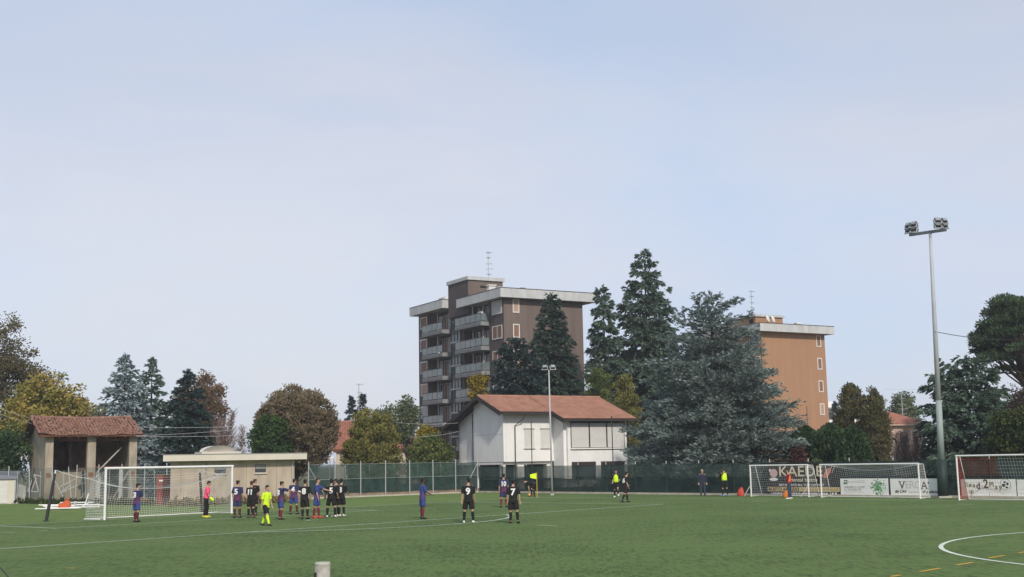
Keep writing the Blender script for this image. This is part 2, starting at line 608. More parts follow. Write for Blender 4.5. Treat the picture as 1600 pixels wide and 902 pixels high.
def window_x(par, y0, y1, z0, z1, fill, proud=0.05, fr=0.10, x=0.0, mull=0):
    """window on the plane x (facing -x)"""
    w = box('window', fill, par, x - 0.02, x + 0.04, y0 + fr, y1 - fr, z0 + fr, z1 - fr)
    b = MB()
    b.box(x - proud, x + 0.05, y0, y0 + fr, z0, z1).box(x - proud, x + 0.05, y1 - fr, y1, z0, z1)
    b.box(x - proud - .002, x + 0.05, y0 + fr, y1 - fr, z1 - fr, z1).box(x - proud - .03, x + 0.05, y0 + fr, y1 - fr, z0, z0 + fr)
    b.build('frame', FRAMEW, w)
    for k in range(mull):
        yy = y0 + (y1 - y0) * (k + 1) / (mull + 1)
        MB().box(x - proud + .01, x + .03, yy - .05, yy + .05, z0 + fr, z1 - fr).build('mullion', FRAMEW, w)
    if fill in (SHUT, PEACH):
        s = MB()
        n = 9
        for k in range(n):
            zz = z0 + fr + (z1 - z0 - 2 * fr) * (k + .5) / n
            s.box(x - .032, x - .018, y0 + fr + .01, y1 - fr - .01, zz - .055, zz + .055)
        s.build('shutter_slats', fill, w)
    return w
def window_y(par, x0, x1, z0, z1, fill, proud=0.05, fr=0.10, y=0.0, mull=0):
    w = box('window', fill, par, x0 + fr, x1 - fr, y - .02, y + .04, z0 + fr, z1 - fr)
    b = MB()
    b.box(x0, x0 + fr, y - proud, y + 0.05, z0, z1).box(x1 - fr, x1, y - proud, y + 0.05, z0, z1)
    b.box(x0 + fr, x1 - fr, y - proud - .002, y + 0.05, z1 - fr, z1).box(x0 + fr, x1 - fr, y - proud - .03, y + 0.05, z0, z0 + fr)
    b.build('frame', FRAMEW, w)
    for k in range(mull):
        xx = x0 + (x1 - x0) * (k + 1) / (mull + 1)
        MB().box(xx - .05, xx + .05, y - proud + .01, y + .03, z0 + fr, z1 - fr).build('mullion', FRAMEW, w)
    return w

def antenna(par, x, y, z, h, seed=0):
    rng = random.Random(seed)
    b = MB().tube([(x, y, z), (x, y, z + h)], 0.045, 6)
    for k, (t, l) in enumerate(((.98, .95), (.78, .6), (.55, .75), (.36, .9), (.16, .7))):
        a = rng.uniform(-.5, .5)
        d = Vector((math.cos(a), math.sin(a), 0)); s = Vector((-d.y, d.x, 0))
        c = Vector((x, y, z + h * t))
        b.tube([c - d * l * .35, c + d * l * .65], 0.022, 4)
        for q in range(5):
            e = c + d * l * (-.3 + q * .22)
            b.tube([e - s * .25, e + s * .25], 0.014, 4)
            b.tube([e - Vector((0, 0, .12)), e + Vector((0, 0, .12))], 0.012, 4)
    return b.build('antenna', GALV, par)

def brown_block():
    C = W(788.5, 560, 141); C.z = 0
    t = empty('apartment_building', C, GRID, 'dark brown seven storey apartment block with balconies and white cornice behind the white house', 'building')
    b = MB()
    b.box(1.25, 11.05, 0.0, 23.05, 0, 22.0)                     # core
    b.box(0.003, 1.25, 0, 3.55, 0, 21.9)                        # corner strip
    b.box(0.003, 1.25, 20.15, 23.05, 0, 22.0)
    b.box(0.25, 1.25, 10.45, 14.2, 0, 21.95)                    # stair strip, set back
    b.build('wall', BROWN, t)
    for y0, y1 in ((.003, 3.55), (20.15, 23.05)):                  # thin sheets, darker brown than the wall, on the balcony side
        box('darker_wall_sheet', DKBROWN, t, -.05, 0.0, y0, y1, 0, 21.88)
    box('darker_wall_sheet', DKBROWN, t, .20, .247, 10.45, 14.2, 0, 20.68)
    box('darker_wall_sheet', DKBROWN, t, 1.20, 1.247, 3.56, 10.44, 0, 21.5)
    box('darker_wall_sheet', DKBROWN, t, 1.20, 1.247, 14.22, 20.13, 0, 21.9)
    tw = MB().box(-0.05, 4.85, 8.7, 14.15, 20.7, 24.95).build('stair_tower', BROWN, t)
    box('darker_wall_sheet', DKBROWN, tw, -.10, -.053, 8.703, 14.147, 20.7, 24.95)
    MB().box(-.25, 5.05, 8.5, 14.35, 24.953, 25.4).build('coping', GREYP, tw)
    MB().box(1.6, 3.6, 8.62, 8.69, 24.1, 24.3).build('vent_slot', DARK, tw)
    # cornices
    MB().box(-.95, 12.55, -.95, 10.3, 21.55, 22.62).build('cornice', GREYP, t)
    MB().box(-.95, 12.4, 14.2, 24.0, 22.05, 23.12).build('cornice', GREYP, t)
    MB().box(-.97, 12.57, -.97, 10.32, 22.62, 22.70).build('cornice_flashing', RAIL, t)
    MB().box(-.97, 12.42, 14.18, 24.02, 23.12, 23.20).build('cornice_flashing', RAIL, t)
    for z in (22.705,):
        MB().tube([(.6, 4.9, 22.9), (.6, 6.3, 22.95)], .17, 10).build('vent_pipe', FRAMEW, t)
        MB().box(1.0, 1.9, 5.3, 5.9, 22.7, 23.8).build('chimney', FRAMEW, t)
        MB().box(1.0, 1.9, 3.0, 3.7, 22.7, 23.4).build('chimney', FRAMEW, t)
        MB().box(.9, 2.0, 5.2, 6.0, 23.803, 23.95).build('chimney_cap', FRAMEW, t)
        MB().box(2.6, 3.2, .3, .8, 22.7, 23.0).build('roof_vent', GREYB, t)
    MB().tube([(-.2, 14.9, 23.45), (-.2, 16.4, 23.45)], .2, 10).build('vent_pipe', FRAMEW, t)
    rng = random.Random(3)
    # right-hand balconies and windows of the left facade
    for k in range(6):
        f = 19.15 - 2.95 * k
        mats = [GLASS, SHUT, CURTAIN]
        if k < 4:
            window_x(t, 0.35, 2.75, f + .65, f + 2.25, [CURTAIN, SHUT, SHUT, GLASS][k], mull=[0, 1, 1, 1][k], x=-.05)
        # loggia with glazed doors behind
        bal = MB().box(-1.15, 1.24, 3.56, 10.42, f - .48, f).build('balcony', GREYB, t)
        rb = MB()
        for zz in (f - .40, f - .27, f - .14):
            rb.box(-1.19, -1.153, 3.58, 10.40, zz - .04, zz + .04)
        rb.build('fascia_rib', GREYB, bal)
        n = 5
        for q in range(n):
            y0 = 3.62 + q * (6.76 / n)
            MB().box(-1.13, -1.09, y0 + .05, y0 + 6.76 / n - .05, f + .10, f + 1.0).build('pane', PANE, bal)
        MB().box(-1.12, -.02, 3.60, 3.64, f + .10, f + 1.0).build('pane', PANE, bal)
        MB().box(-1.12, -.02, 10.34, 10.38, f + .10, f + 1.0).build('pane', PANE, bal)
        r = MB().box(-1.15, -1.07, 3.58, 10.40, f + 1.0, f + 1.07)
        for q in range(n + 1):
            y0 = 3.62 + q * (6.76 / n)
            r.box(-1.14, -1.08, y0 - .03, y0 + .03, f, f + 1.0)
        r.build('railing', RAIL, bal)
        for q, (y0, y1, mt) in enumerate(((3.9, 4.9, SHUT), (5.4, 6.3, CURTAIN), (6.6, 7.5, [GLASS, SHUT][k % 2]), (8.0, 9.2, [CURTAIN, GLASS, SHUT][k % 3]))):
            window_x(t, y0, y1, f + .03, f + 2.25, mt, x=1.20, fr=.08)
        for y0 in (5.1, 7.75):
            MB().box(-.05, .05, y0 - .06, y0 + .06, f, f + 2.45).build('balcony_post', GREYP, bal)
        if k in (0, 1, 2):
            MB().box(-.9, -.5, 4.1, 4.8, f + .002, f + 1.25 - .2 * k).build('balcony_cabinet', [FRAMEW, REDPOT, LEAFPOT][k], bal)
    for k in range(7):
        f = 19.15 - 2.95 * k
        # left-hand part
        window_x(t, 20.5, 22.5, f + .95, f + 2.55, [SHUT, SHUT, SHUT, PEACH, CURTAIN, SHUT, SHUT][k], mull=1 if k == 4 else 0, fr=.14, x=-.05)
        bal = MB().box(-1.0, 1.24, 14.22, 20.12, f - .35, f + .15).build('balcony', GREYB, t)
        rb = MB()
        for zz in (f - .27, f - .13, f + .01):
            rb.box(-1.04, -1.003, 14.24, 20.10, zz - .04, zz + .04)
        rb.build('fascia_rib', GREYB, bal)
        n = 4
        st = 5.8 / n
        for q in range(n):
            y0 = 14.27 + q * st
            MB().box(-.98, -.94, y0 + .05, y0 + st - .05, f + .25, f + 1.10).build('pane', PANE, bal)
        MB().box(-.97, -.02, 20.04, 20.08, f + .25, f + 1.10).build('pane', PANE, bal)
        r = MB().box(-1.0, -.92, 14.23, 20.11, f + 1.10, f + 1.17)
        for q in range(n + 1):
            y0 = 14.27 + q * st
            r.box(-.99, -.93, y0 - .03, y0 + .03, f + .15, f + 1.10)
        r.build('railing', RAIL, bal)
        for q, (y0, y1, mt) in enumerate(((14.6, 15.5, [GLASS, CURTAIN][k % 2]), (15.9, 16.8, CURTAIN), (17.1, 18.0, SHUT), (18.4, 19.3, [CURTAIN, GLASS][k % 2]))):
            window_x(t, y0, y1, f + .18, f + 2.4, mt, x=1.20, fr=.08)
        MB().box(-.05, .05, 17.4, 17.52, f + .15, f + 2.55).build('balcony_post', GREYP, bal)
        if k in (1, 2, 5):
            MB().box(-.75, -.35, 16.2, 16.9, f + .152, f + 1.0).build('balcony_cabinet', [FRAMEW, FRAMEW, LEAFPOT][k % 3], bal)
        # stair glazing
        zt, zb = f + 1.15, f - 1.55
        if zb > 0:
            sw = MB().box(.12, .198, 11.3, 13.75, zb, zt).build('stair_window', STAIRG, t)
            m = MB()
            for y0 in (11.3, 12.1, 12.95, 13.72):
                m.box(.06, .118, y0 - .04, y0 + .04, zb, zt)
            m.box(.07, .117, 11.34, 13.68, zb + .95, zb + 1.02).box(.07, .117, 11.34, 13.68, zt - .07, zt)
            m.build('mullion', RAIL, sw)
            MB().box(-.02, .198, 11.15, 13.9, zb - .17, zb - .003).build('sill', GREYP, sw)
    # right facade, tall narrow windows
    for k in range(6):
        z1 = 21.5 - 2.95 * k
        window_y(t, 1.2, 2.1, z1 - 1.62, z1, [PEACH, SHUT, SHUT, PEACH, SHUT, SHUT][k], fr=.12)
    MB().tube([(11.15, .3, 0), (11.15, .3, 21.5)], .06, 6).build('downpipe', GREYB, t)
    antenna(t, 3.2, 9.4, 25.4, 3.4, 2)
    return t
brown_block()

def orange_block():
    C = W(1191, 560, 156); C.z = 0
    t = empty('apartment_building', C, GRID, 'orange plastered apartment block with pale cornice beside the large blue cedar', 'building')
    MB().box(0, 11.1, 0, 15, 0, 18.75).build('wall', ORANGE, t)
    MB().box(-1.0, 12.0, -1.0, 16, 18.55, 19.55).build('cornice', GREYP, t)
    MB().box(-1.02, 12.02, -1.02, 16.02, 19.55, 19.63).build('cornice_flashing', RAIL, t)
    p = MB().box(.6, 5.3, 1.6, 7.5, 19.635, 20.75).build('roof_room', ORANGE, t)
    MB().box(.4, 5.5, 1.4, 7.7, 20.753, 21.05).build('coping', GREYP, p)
    MB().box(.57, .602, 2.0, 2.8, 19.9, 20.5).build('hatch', DARK, p)
    for k, z1 in enumerate((18.42, 15.4, 12.4, 9.37, 6.3)):
        window_y(t, 9.55, 10.4, z1 - 1.55, z1, [SHUT, SHUT, SHUT, PEACH, PEACH][k], fr=.13)
    for k in range(5):
        window_x(t, .35, 2.3, 16.9 - 3 * k, 18.42 - 3 * k, GLASS, fr=.13, mull=1)
        MB().box(-1.1, -.003, 3.6, 9.5, 15.9 - 3 * k, 16.4 - 3 * k).build('balcony', GREYB, t)
    for (x, y) in ((1.6, .4), (2.6, .5)):
        d = MB()
        d.tube([(x, y, 19.64), (x, y, 20.2)], .04, 6)
        d.build('dish_pole', GALV, t)
        M_ = Matrix.Rotation(R(20), 3, 'Z') @ Matrix.Rotation(R(-15), 3, 'X')
        MB().ell((x, y - .08, 20.35), .42, .10, .50, 14, 8, M_).build('satellite_dish', FRAMEW, t, True)
    MB().tube([(6.4, .3, 19.9), (7.1, .2, 19.9)], .16, 8).build('vent_pipe', FRAMEW, t)
    MB().box(6.2, 6.5, .2, .5, 19.632, 19.95).build('roof_vent', GREYB, t)
    MB().tube([(7.2, -.06, 0), (7.2, -.06, 9.0)], .05, 6).build('downpipe', SHUT, t)
    antenna(t, 2.6, 4.5, 21.05, 3.6, 5)
    return t
orange_block()

# ------------------------------------------------------------------ white two storey house
def wall_white(name, col):
    m = mat(name, col, 0.8, 0.07, 0.9, streak=.6)
    nt = m.node_tree
    b = nt.nodes['Principled BSDF']
    co = nt.nodes.new('ShaderNodeTexCoord')
    mpn = nt.nodes.new('ShaderNodeMapping')
    mpn.inputs['Rotation'].default_value = (R(90), 0, 0)
    sep = nt.nodes.new('ShaderNodeSeparateXYZ'); cmb = nt.nodes.new('ShaderNodeCombineXYZ')
    ad = nt.nodes.new('ShaderNodeMath'); ad.operation = 'ADD'
    nt.links.new(co.outputs['Object'], sep.inputs[0])
    nt.links.new(sep.outputs['X'], ad.inputs[0]); nt.links.new(sep.outputs['Y'], ad.inputs[1])
    nt.links.new(ad.outputs[0], cmb.inputs['X']); nt.links.new(sep.outputs['Z'], cmb.inputs['Y'])
    br = nt.nodes.new('ShaderNodeTexBrick')
    br.inputs['Scale'].default_value = 1.0
    br.inputs['Brick Width'].default_value = 0.25
    br.inputs['Row Height'].default_value = 0.075
    br.inputs['Mortar Size'].default_value = 0.008
    nt.links.new(cmb.outputs[0], br.inputs['Vector'])
    bp = nt.nodes.new('ShaderNodeBump')
    bp.inputs['Strength'].default_value = 0.6
    bp.inputs['Distance'].default_value = 0.01
    bp.invert = True
    nt.links.new(br.outputs['Fac'], bp.inputs['Height'])
    nt.links.new(bp.outputs['Normal'], b.inputs['Normal'])
    return m
WBRICK = wall_white('white_painted_brick', (0.78, 0.77, 0.75))
SHUTW = mat('white_roller_shutter', (0.66, 0.65, 0.62), 0.6, 0.04, 2)
SOFFIT = mat('dark_wood_eaves', (0.035, 0.028, 0.025), 0.7, 0.2, 2)
SEAM = mat('wall_seam', (0.55, 0.55, 0.55), 0.8, 0.05)

def white_house():
    k = 110 / 93.0
    C = W(791, 720, 110); C.z = 0
    t = empty('white_house', C, GRID, 'white brick house with terracotta gable roof and dark eaves behind the green fence', 'house')
    Z = lambda z: 2.44 + (z - 2.44) * k
    P = lambda x, y, z: (x * k, y * k, Z(z))
    s = 0.378
    zr = 7.63                                  # ridge
    def roofz(y): return zr - abs(3.0 - y) * s
    up = 2.44
    # upper storey: left block (0..4.47, 0..8.6), right block (4.47..10, -1.73..8.6)
    def wall_poly(x, y0, y1, zlow, name='wall'):
        pts = [P(x, y0, zlow), P(x, y1, zlow), P(x, y1, roofz(y1) - .12)]
        if y0 < 3 < y1: pts.append(P(x, 3.0, zr - .12))
        pts.append(P(x, y0, roofz(y0) - .12))
        return MB().prism(pts, (0.28, 0, 0)).build(name, WBRICK, t)
    wall_poly(-.22, 0, 4.75, up + .02)                         # proud gable panel
    wall_poly(.10, 4.76, 8.0, up - 2.0)                        # rear part of the gable, set back
    fx = lambda x0, x1, y, z0, z1, nm='wall': MB().box(x0 * k, x1 * k, y * k, y * k + .28, Z(z0), Z(z1)).build(nm, WBRICK, t)
    fx(.03, 4.49, 0, up + .02, roofz(0) - .14)
    fx(4.49, 10.02, -1.73, up - 2.0, roofz(-1.73) - .14)
    wall_poly(4.25, -1.49, -.0, up - 2.0)                      # return wall between the two fronts
    wall_poly(9.78, -1.49, 8.0, up - 2.0)
    MB().box(.1 * k, 10.0 * k, 7.76 * k, 8.0 * k, 0, Z(roofz(8) - .2)).build('wall', WBRICK, t)
    MB().box(-.2 * k, 4.3 * k, .25 * k, 7.7 * k, Z(up) - .22, Z(up) + .0).build('floor_slab', WBRICK, t)
    # ground floor, recessed and mostly dark openings
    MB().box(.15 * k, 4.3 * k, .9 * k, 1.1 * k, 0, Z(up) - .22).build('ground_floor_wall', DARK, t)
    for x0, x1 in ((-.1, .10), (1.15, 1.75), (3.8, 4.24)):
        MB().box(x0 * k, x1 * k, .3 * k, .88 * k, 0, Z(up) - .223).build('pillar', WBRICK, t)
    # triple shuttered window
    yy = -1.73 * k
    wz0, wz1 = Z(3.46), Z(5.34)
    win = MB().box(4.76 * k, 9.80 * k, yy - .03, yy + .1, wz0 - .05, wz1 + .22).build('window', SOFFIT, t)
    xs = [4.80, 6.42, 6.52, 8.05, 8.15, 9.74]
    for q in range(3):
        x0, x1 = xs[2 * q] * k + .02, xs[2 * q + 1] * k - .02
        n = 22; h = (wz1 - wz0) / n
        b = MB()
        for j in range(n):
            b.box(x0, x1, yy - .055, yy - .033, wz0 + j * h + .005, wz0 + (j + 1) * h - .012)
        b.build('roller_shutter', SHUTW, win)
    MB().box(4.70 * k, 9.86 * k, yy - .16, yy - .003, wz0 - .16, wz0 - .053).build('window_sill', WHITE, win)
    # ground floor windows under it
    for x0, x1 in ((4.80, 7.0), (7.5, 9.72)):
        w = MB().box(x0 * k, x1 * k, yy - .02, yy + .1, .75, Z(2.36)).build('window', GLASS, t)
        MB().box(x0 * k, x1 * k, yy - .05, yy - .022, Z(2.36) - .35, Z(2.36)).build('lintel', SOFFIT, w)
    # two shuttered windows of the left front
    for x0, x1 in ((1.63, 2.50), (3.10, 3.95)):
        w = MB().box(x0 * k, x1 * k, -.03, .05, Z(3.5), Z(4.92)).build('window', SHUTW, t)
        n = 20; h = (Z(4.92) - Z(3.5)) / n
        b = MB()
        for j in range(n):
            b.box(x0 * k + .03, x1 * k - .03, -.05, -.032, Z(3.5) + j * h + .006, Z(3.5) + (j + 1) * h - .01)
        b.build('roller_shutter', SHUTW, w)
        MB().box(x0 * k - .06, x1 * k + .06, -.08, -.002, Z(4.92), Z(4.92) + .06).build('lintel', SOFFIT, w)
        MB().box(x0 * k - .06, x1 * k + .06, -.14, -.002, Z(3.5) - .09, Z(3.5) - .002).build('window_sill', SEAM, w)
    # seam lines of the gable panel
    MB().box(-.22 * k - .012, -.22 * k - .002, .05, 4.7 * k, Z(4.55), Z(4.58)).build('wall_seam', SEAM, t)
    # roof: left part and right part
    def roof(x0, x1, ylo, name):
        up_f = Vector((0, (3.0 - ylo), (3.0 - ylo) * s)).normalized()
        up_b = Vector((0, -(9.3 - 3.0), (9.3 - 3.0) * s)).normalized()
        zl = roofz(ylo)
        # boarding under the tiles
        th = .16
        pts_f = [P(x0, ylo, zl), P(x1, ylo, zl), P(x1, 3.0, zr), P(x0, 3.0, zr)]
        pts_b = [P(x0, 9.3, roofz(9.3)), P(x0, 3.0, zr), P(x1, 3.0, zr), P(x1, 9.3, roofz(9.3))]
        rf = MB().prism([Vector(p) for p in pts_f], (0, 0, -th)).prism([Vector(p) for p in pts_b], (0, 0, -th)).build('roof', SOFFIT, t)
        b = MB()
        lu = (x1 - x0) * k - .06
        tile_slope(b, Vector(P(x0, ylo, zl)) + Vector((.03, -.02, .015)), (1, 0, 0), up_f, lu, math.hypot(3 - ylo, (3 - ylo) * s) * k, .21, .36, .03, .004, 1)
        tile_slope(b, Vector(P(x1, 9.3, roofz(9.3))) + Vector((-.03, .02, .015)), (-1, 0, 0), up_b, lu, math.hypot(6.3, 6.3 * s) * k, .30, .5, .03, .004, 2)
        tag(b.build('roof_tiles', TERRA, rf), kind='stuff')
        return rf
    r1 = roof(-.85, 3.80, -.75, 'roof')
    r2 = roof(3.803, 10.75, -2.25, 'roof')
    MB().tube([P(-.85, 3, zr + .03), P(10.75, 3, zr + .03)], .09, 8).build('ridge_tiles', TERRA, r1)
    # dark barge boards and gutters
    for x0, ylo, rr in ((-.88, -.75, r1), (3.78, -2.25, r2), (10.78, -2.25, r2)):
        pts = [P(x0, ylo, roofz(ylo) + .02), P(x0, 3, zr + .02), P(x0, 9.3, roofz(9.3) + .02), P(x0, 9.3, roofz(9.3) - .3), P(x0, 3, zr - .3), P(x0, ylo, roofz(ylo) - .3)]
        if x0 == 3.78:
            pts = [P(x0, -2.25, roofz(-2.25) + .02), P(x0, -.75, roofz(-.75) + .02), P(x0, -.75, roofz(-.75) - .3), P(x0, -2.25, roofz(-2.25) - .3)]
        MB().prism(pts, (-.05, 0, 0)).build('barge_board', SOFFIT, rr)
    MB().box(-.8 * k, 3.77 * k, -.75 * k - .14, -.75 * k - .01, Z(roofz(-.75)) - .22, Z(roofz(-.75)) - .02).build('gutter', SOFFIT, r1)
    MB().box(3.83 * k, 10.75 * k, -2.25 * k - .14, -2.25 * k - .01, Z(roofz(-2.25)) - .22, Z(roofz(-2.25)) - .02).build('gutter', SOFFIT, r2)
    # downpipes
    MB().tube([P(1.35, -.62, roofz(-.75) - .15), P(1.3, -.5, 5.7), P(.78, -.08, 5.2), P(.76, -.08, 1.2), (.76 * k, -.08 * k, 0)], .05, 6).build('downpipe', SOFFIT, t)
    MB().tube([P(10.1, -1.83, 5.5), (10.1 * k, -1.83 * k, 0)], .05, 6).build('downpipe', SOFFIT, t)
    MB().tube([P(-.28, 4.86, 6.3), (-.28 * k, 4.86 * k, 0)], .05, 6).build('downpipe', SOFFIT, t)
    return t
white_house()

# ------------------------------------------------------------------ changing-room block
PLASTER = mat('beige_plaster', (0.40, 0.335, 0.265), 0.9, 0.20, 1.6, 0.3, 10, streak=.25)
FASCIA = mat('cream_concrete_fascia', (0.56, 0.52, 0.44), 0.85, 0.10, 0.6)
def changing_rooms():
    C = G(265, 791); C.z = 0
    t = empty('changing_room_block', C, GRID, 'low beige flat roofed block with two small windows behind the goal', 'building')
    MB().prism([(.05, .05, 0), (8.5, .05, 0), (8.5, 6, 0), (1.75, 6, 0)], (0, 0, 2.95)).build('wall', PLASTER, t)
    xs = [0, .68, 2.03, 2.9, 5.11, 7.25, 8.55]
    for i in range(6):
        x0, x1 = xs[i] + .02, xs[i + 1] - .02
        box('wall_panel', PLASTER, t, x0, x1, 0, .047, .0, 2.87)
    for y in range(3):
        box('wall_panel', PLASTER, t, 8.503, 8.55, .05 + y * 1.95 + .02, .05 + (y + 1) * 1.95, 0, 2.87)
    r = MB().prism([(-.65, -.65, 2.9), (9.2, -.65, 2.9), (9.2, 6.6, 2.9), (1.35, 6.6, 2.9)], (0, 0, .4)).build('roof_slab', FASCIA, t)
    MB().prism([(-.67, -.67, 3.303), (9.22, -.67, 3.303), (9.22, 6.62, 3.303), (1.33, 6.62, 3.303)], (0, 0, .05)).build('roof_edge', GREYB, r)
    for q in range(3):
        box('fascia_joint', SEAM, r, 1.8 + q * 2.45, 1.82 + q * 2.45, -.655, -.652, 2.9, 3.3)
    # roof dome light
    d = MB()
    n = 10
    vs = []; fs = []
    for i in range(n + 1):
        a = math.pi * i / n
        for y in (.6, 2.2):
            vs.append((3.5 - 1.0 * math.cos(a), y, 3.5 + .42 * math.sin(a)))
    for i in range(n):
        fs.append((2 * i, 2 * i + 2, 2 * i + 3, 2 * i + 1))
    fs += [tuple(2 * i for i in range(n + 1)), tuple(2 * i + 1 for i in reversed(range(n + 1)))]
    d.add(vs, fs)
    sk = d.build('skylight', FASCIA, r, True)
    box('skylight_kerb', FASCIA, sk, 2.2, 4.9, .5, 2.3, 3.352, 3.5)
    for x0, x1 in ((5.72, 6.49), (2.95, 3.72)):
        w = box('window', GLASS, t, x0, x1, -.004, .046, 2.05, 2.6)
        box('window_sill', FASCIA, w, x0 - .06, x1 + .06, -.10, -.005, 1.96, 2.047)
        box('blind', GREYB, w, x0 + .03, x1 - .03, -.008, -.005, 2.3, 2.58)
    MB().tube([(8.35, -.06, 0), (8.35, -.06, 2.9)], .045, 6).build('downpipe', GALV, t)
    MB().tube([(2.35, -.05, 2.0), (2.35, -.05, 2.9)], .03, 6).build('downpipe', GREYB, t)
changing_rooms()

# ------------------------------------------------------------------ old open shed
OLDW = mat('weathered_cream_plaster', (0.34, 0.295, 0.225), 0.95, 0.34, 1.4, 0.5, 6, streak=.3)
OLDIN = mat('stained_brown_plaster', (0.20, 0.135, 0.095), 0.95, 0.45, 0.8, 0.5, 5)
BRICKR = mat('exposed_red_brick', (0.26, 0.10, 0.06), 0.95, 0.3, 3, 0.5)
RUST = mat('rusty_iron', (0.13, 0.055, 0.03), 0.9, 0.4, 3)
SHEET = mat('pale_sheet', (0.58, 0.57, 0.53), 0.8, 0.12, 1.2)
def old_shed():
    C = W(69, 760, 96); C.z = 0
    t = empty('open_shed', C, GRID, 'old open fronted shed with cream pillars and sagging red tiled roof', 'shed')
    for x0, x1 in ((0, .6), (3.19, 3.83), (6.46, 7.07)):
        p = box('pillar', OLDW, t, x0, x1, 0, .6, 0, 5.1)
        box('exposed_brick', BRICKR, p, x0 + .12, x1 - .14, -.006, .0, 1.9, 2.25)
    MB().prism([(0, .603, 0), (0, 8, 0), (0, 8, 5.1), (0, 4, 6.5), (0, .603, 5.15)], (.4, 0, 0)).build('side_wall', OLDW, t)
    MB().prism([(6.67, .603, 0), (6.67, 8, 0), (6.67, 8, 5.1), (6.67, 4, 6.5), (6.67, .603, 5.15)], (.4, 0, 0)).build('side_wall', OLDW, t)
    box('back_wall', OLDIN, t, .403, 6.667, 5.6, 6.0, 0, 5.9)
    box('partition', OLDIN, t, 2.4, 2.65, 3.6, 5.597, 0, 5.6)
    box('loft_beam', RUST, t, .6, 6.46, .25, .45, 4.75, 5.0)
    box('cross_beam', RUST, t, 2.5, 3.185, .2, .5, 2.35, 2.6)
    box('inner_wall', OLDW, t, .61, 3.18, 2.2, 2.35, 0, 2.3)
    box('inner_door', SHEET, t, 3.9, 4.5, 1.2, 1.26, .2, 2.3)
    box('inner_door', SHEET, t, 5.85, 6.15, .7, .78, 0, 2.55)
    box('lintel', RUST, t, 3.84, 6.45, .6, .8, 2.56, 2.72)
    MB().obox((3.95, .45, 2.15), (6.0, .9, 4.2), .09, .09).build('leaning_prop', CONC, t)
    # roof
    s = 1.45 / 4.35
    zr, ze = 6.78, 5.20
    pts_f = [Vector((-.6, -.6, ze)), Vector((7.4, -.6, ze)), Vector((7.4, 4, zr)), Vector((-.6, 4, zr))]
    pts_b = [Vector((-.6, 8.5, ze)), Vector((-.6, 4, zr)), Vector((7.4, 4, zr)), Vector((7.4, 8.5, ze))]
    r = MB().prism(pts_f, (0, 0, -.12)).prism(pts_b, (0, 0, -.12)).build('roof', RUST, t)
    upf = Vector((0, 4.6, zr - ze)).normalized(); upb = Vector((0, -4.5, zr - ze)).normalized()
    b = MB()
    tile_slope(b, (-.62, -.66, ze + .03), (1, 0, 0), upf, 8.05, 4.9, .25, .38, .085, .028, 5)
    tile_slope(b, (7.43, 8.55, ze + .03), (-1, 0, 0), upb, 8.05, 4.8, .30, .5, .075, .02, 6)
    # sag the roof a little
    b.v = [(x, y, z - .13 * math.sin(max(0, min(1, (x + .6) / 8.2)) * math.pi) - .05 * math.sin(x * 2.1 + y)) for x, y, z in b.v]
    tag(b.build('roof_tiles', TERRA_OLD, r), kind='stuff')
    rb = MB().tube([(-.62 + .40 * i, 4, zr + .06 - .13 * math.sin(i / 20 * math.pi)) for i in range(21)], .13, 8)
    rb.build('ridge_tiles', TERRA_OLD, r)
    rf = MB()
    for i in range(12):
        x = -.5 + i * .72
        rf.obox((x, -.55, ze - .17), (x, 4, zr - .19), .09, .11)
    rf.build('rafters', RUST, r)
old_shed()

# ------------------------------------------------------------------ distant houses
PINK = mat('pink_plaster', (0.44, 0.315, 0.25), 0.9, 0.12, 0.7)
CREAM = mat('cream_plaster', (0.50, 0.44, 0.36), 0.9, 0.1, 0.7)
ROOFR = mat('red_roof_tiles', (0.29, 0.125, 0.085), 0.9, 0.2, 1.5, 0.4, 8)
def red_roof_house():
    C = W(520, 700, 150); C.z = 0
    t = empty('house', C, R(8), 'house with plain red tiled roof and white chimney behind the golden thuja', 'house')
    box('wall', CREAM, t, .4, 12.6, .4, 9.6, 0, 4.4)
    s = .72
    pf = [Vector((0, 0, 4.3)), Vector((9.0, 0, 4.3)), Vector((9.0, 5, 7.95)), Vector((0, 5, 7.95))]
    pb = [Vector((0, 10, 4.3)), Vector((0, 5, 7.95)), Vector((9.0, 5, 7.95)), Vector((9.0, 10, 4.3))]
    r = MB().prism(pf, (0, 0, -.2)).prism(pb, (0, 0, -.2)).build('roof', RUST, t)
    b = MB()
    tile_slope(b, (0, -.05, 4.32), (1, 0, 0), (0, 5, 3.65), 9.0, 6.25, .3, .45, .04, .006, 8)
    tag(b.build('roof_tiles', ROOFR, r), kind='stuff')
    pf = [Vector((9.05, 0.4, 3.4)), Vector((14, .4, 3.4)), Vector((14, 5, 5.9)), Vector((9.05, 5, 5.9))]
    r2 = MB().prism(pf, (0, 0, -.2)).build('roof', RUST, t)
    b = MB()
    tile_slope(b, (9.05, .35, 3.42), (1, 0, 0), (0, 4.6, 2.5), 4.9, 5.2, .3, .45, .04, .006, 9)
    tag(b.build('roof_tiles', ROOFR, r2), kind='stuff')
    c = box('chimney', FRAMEW, t, 2.6, 3.3, 4.0, 4.7, 7.0, 8.35)
    box('chimney_cap', ROOFR, c, 2.5, 3.4, 3.9, 4.8, 8.353, 8.5)
    antenna(t, 3.25, 5.4, 7.6, 5.2, 8)
    for x in (1.5, 5.0, 8.0):
        window_y(t, x, x + 1.1, 1.0, 2.5, SHUT, y=.4)
red_roof_house()

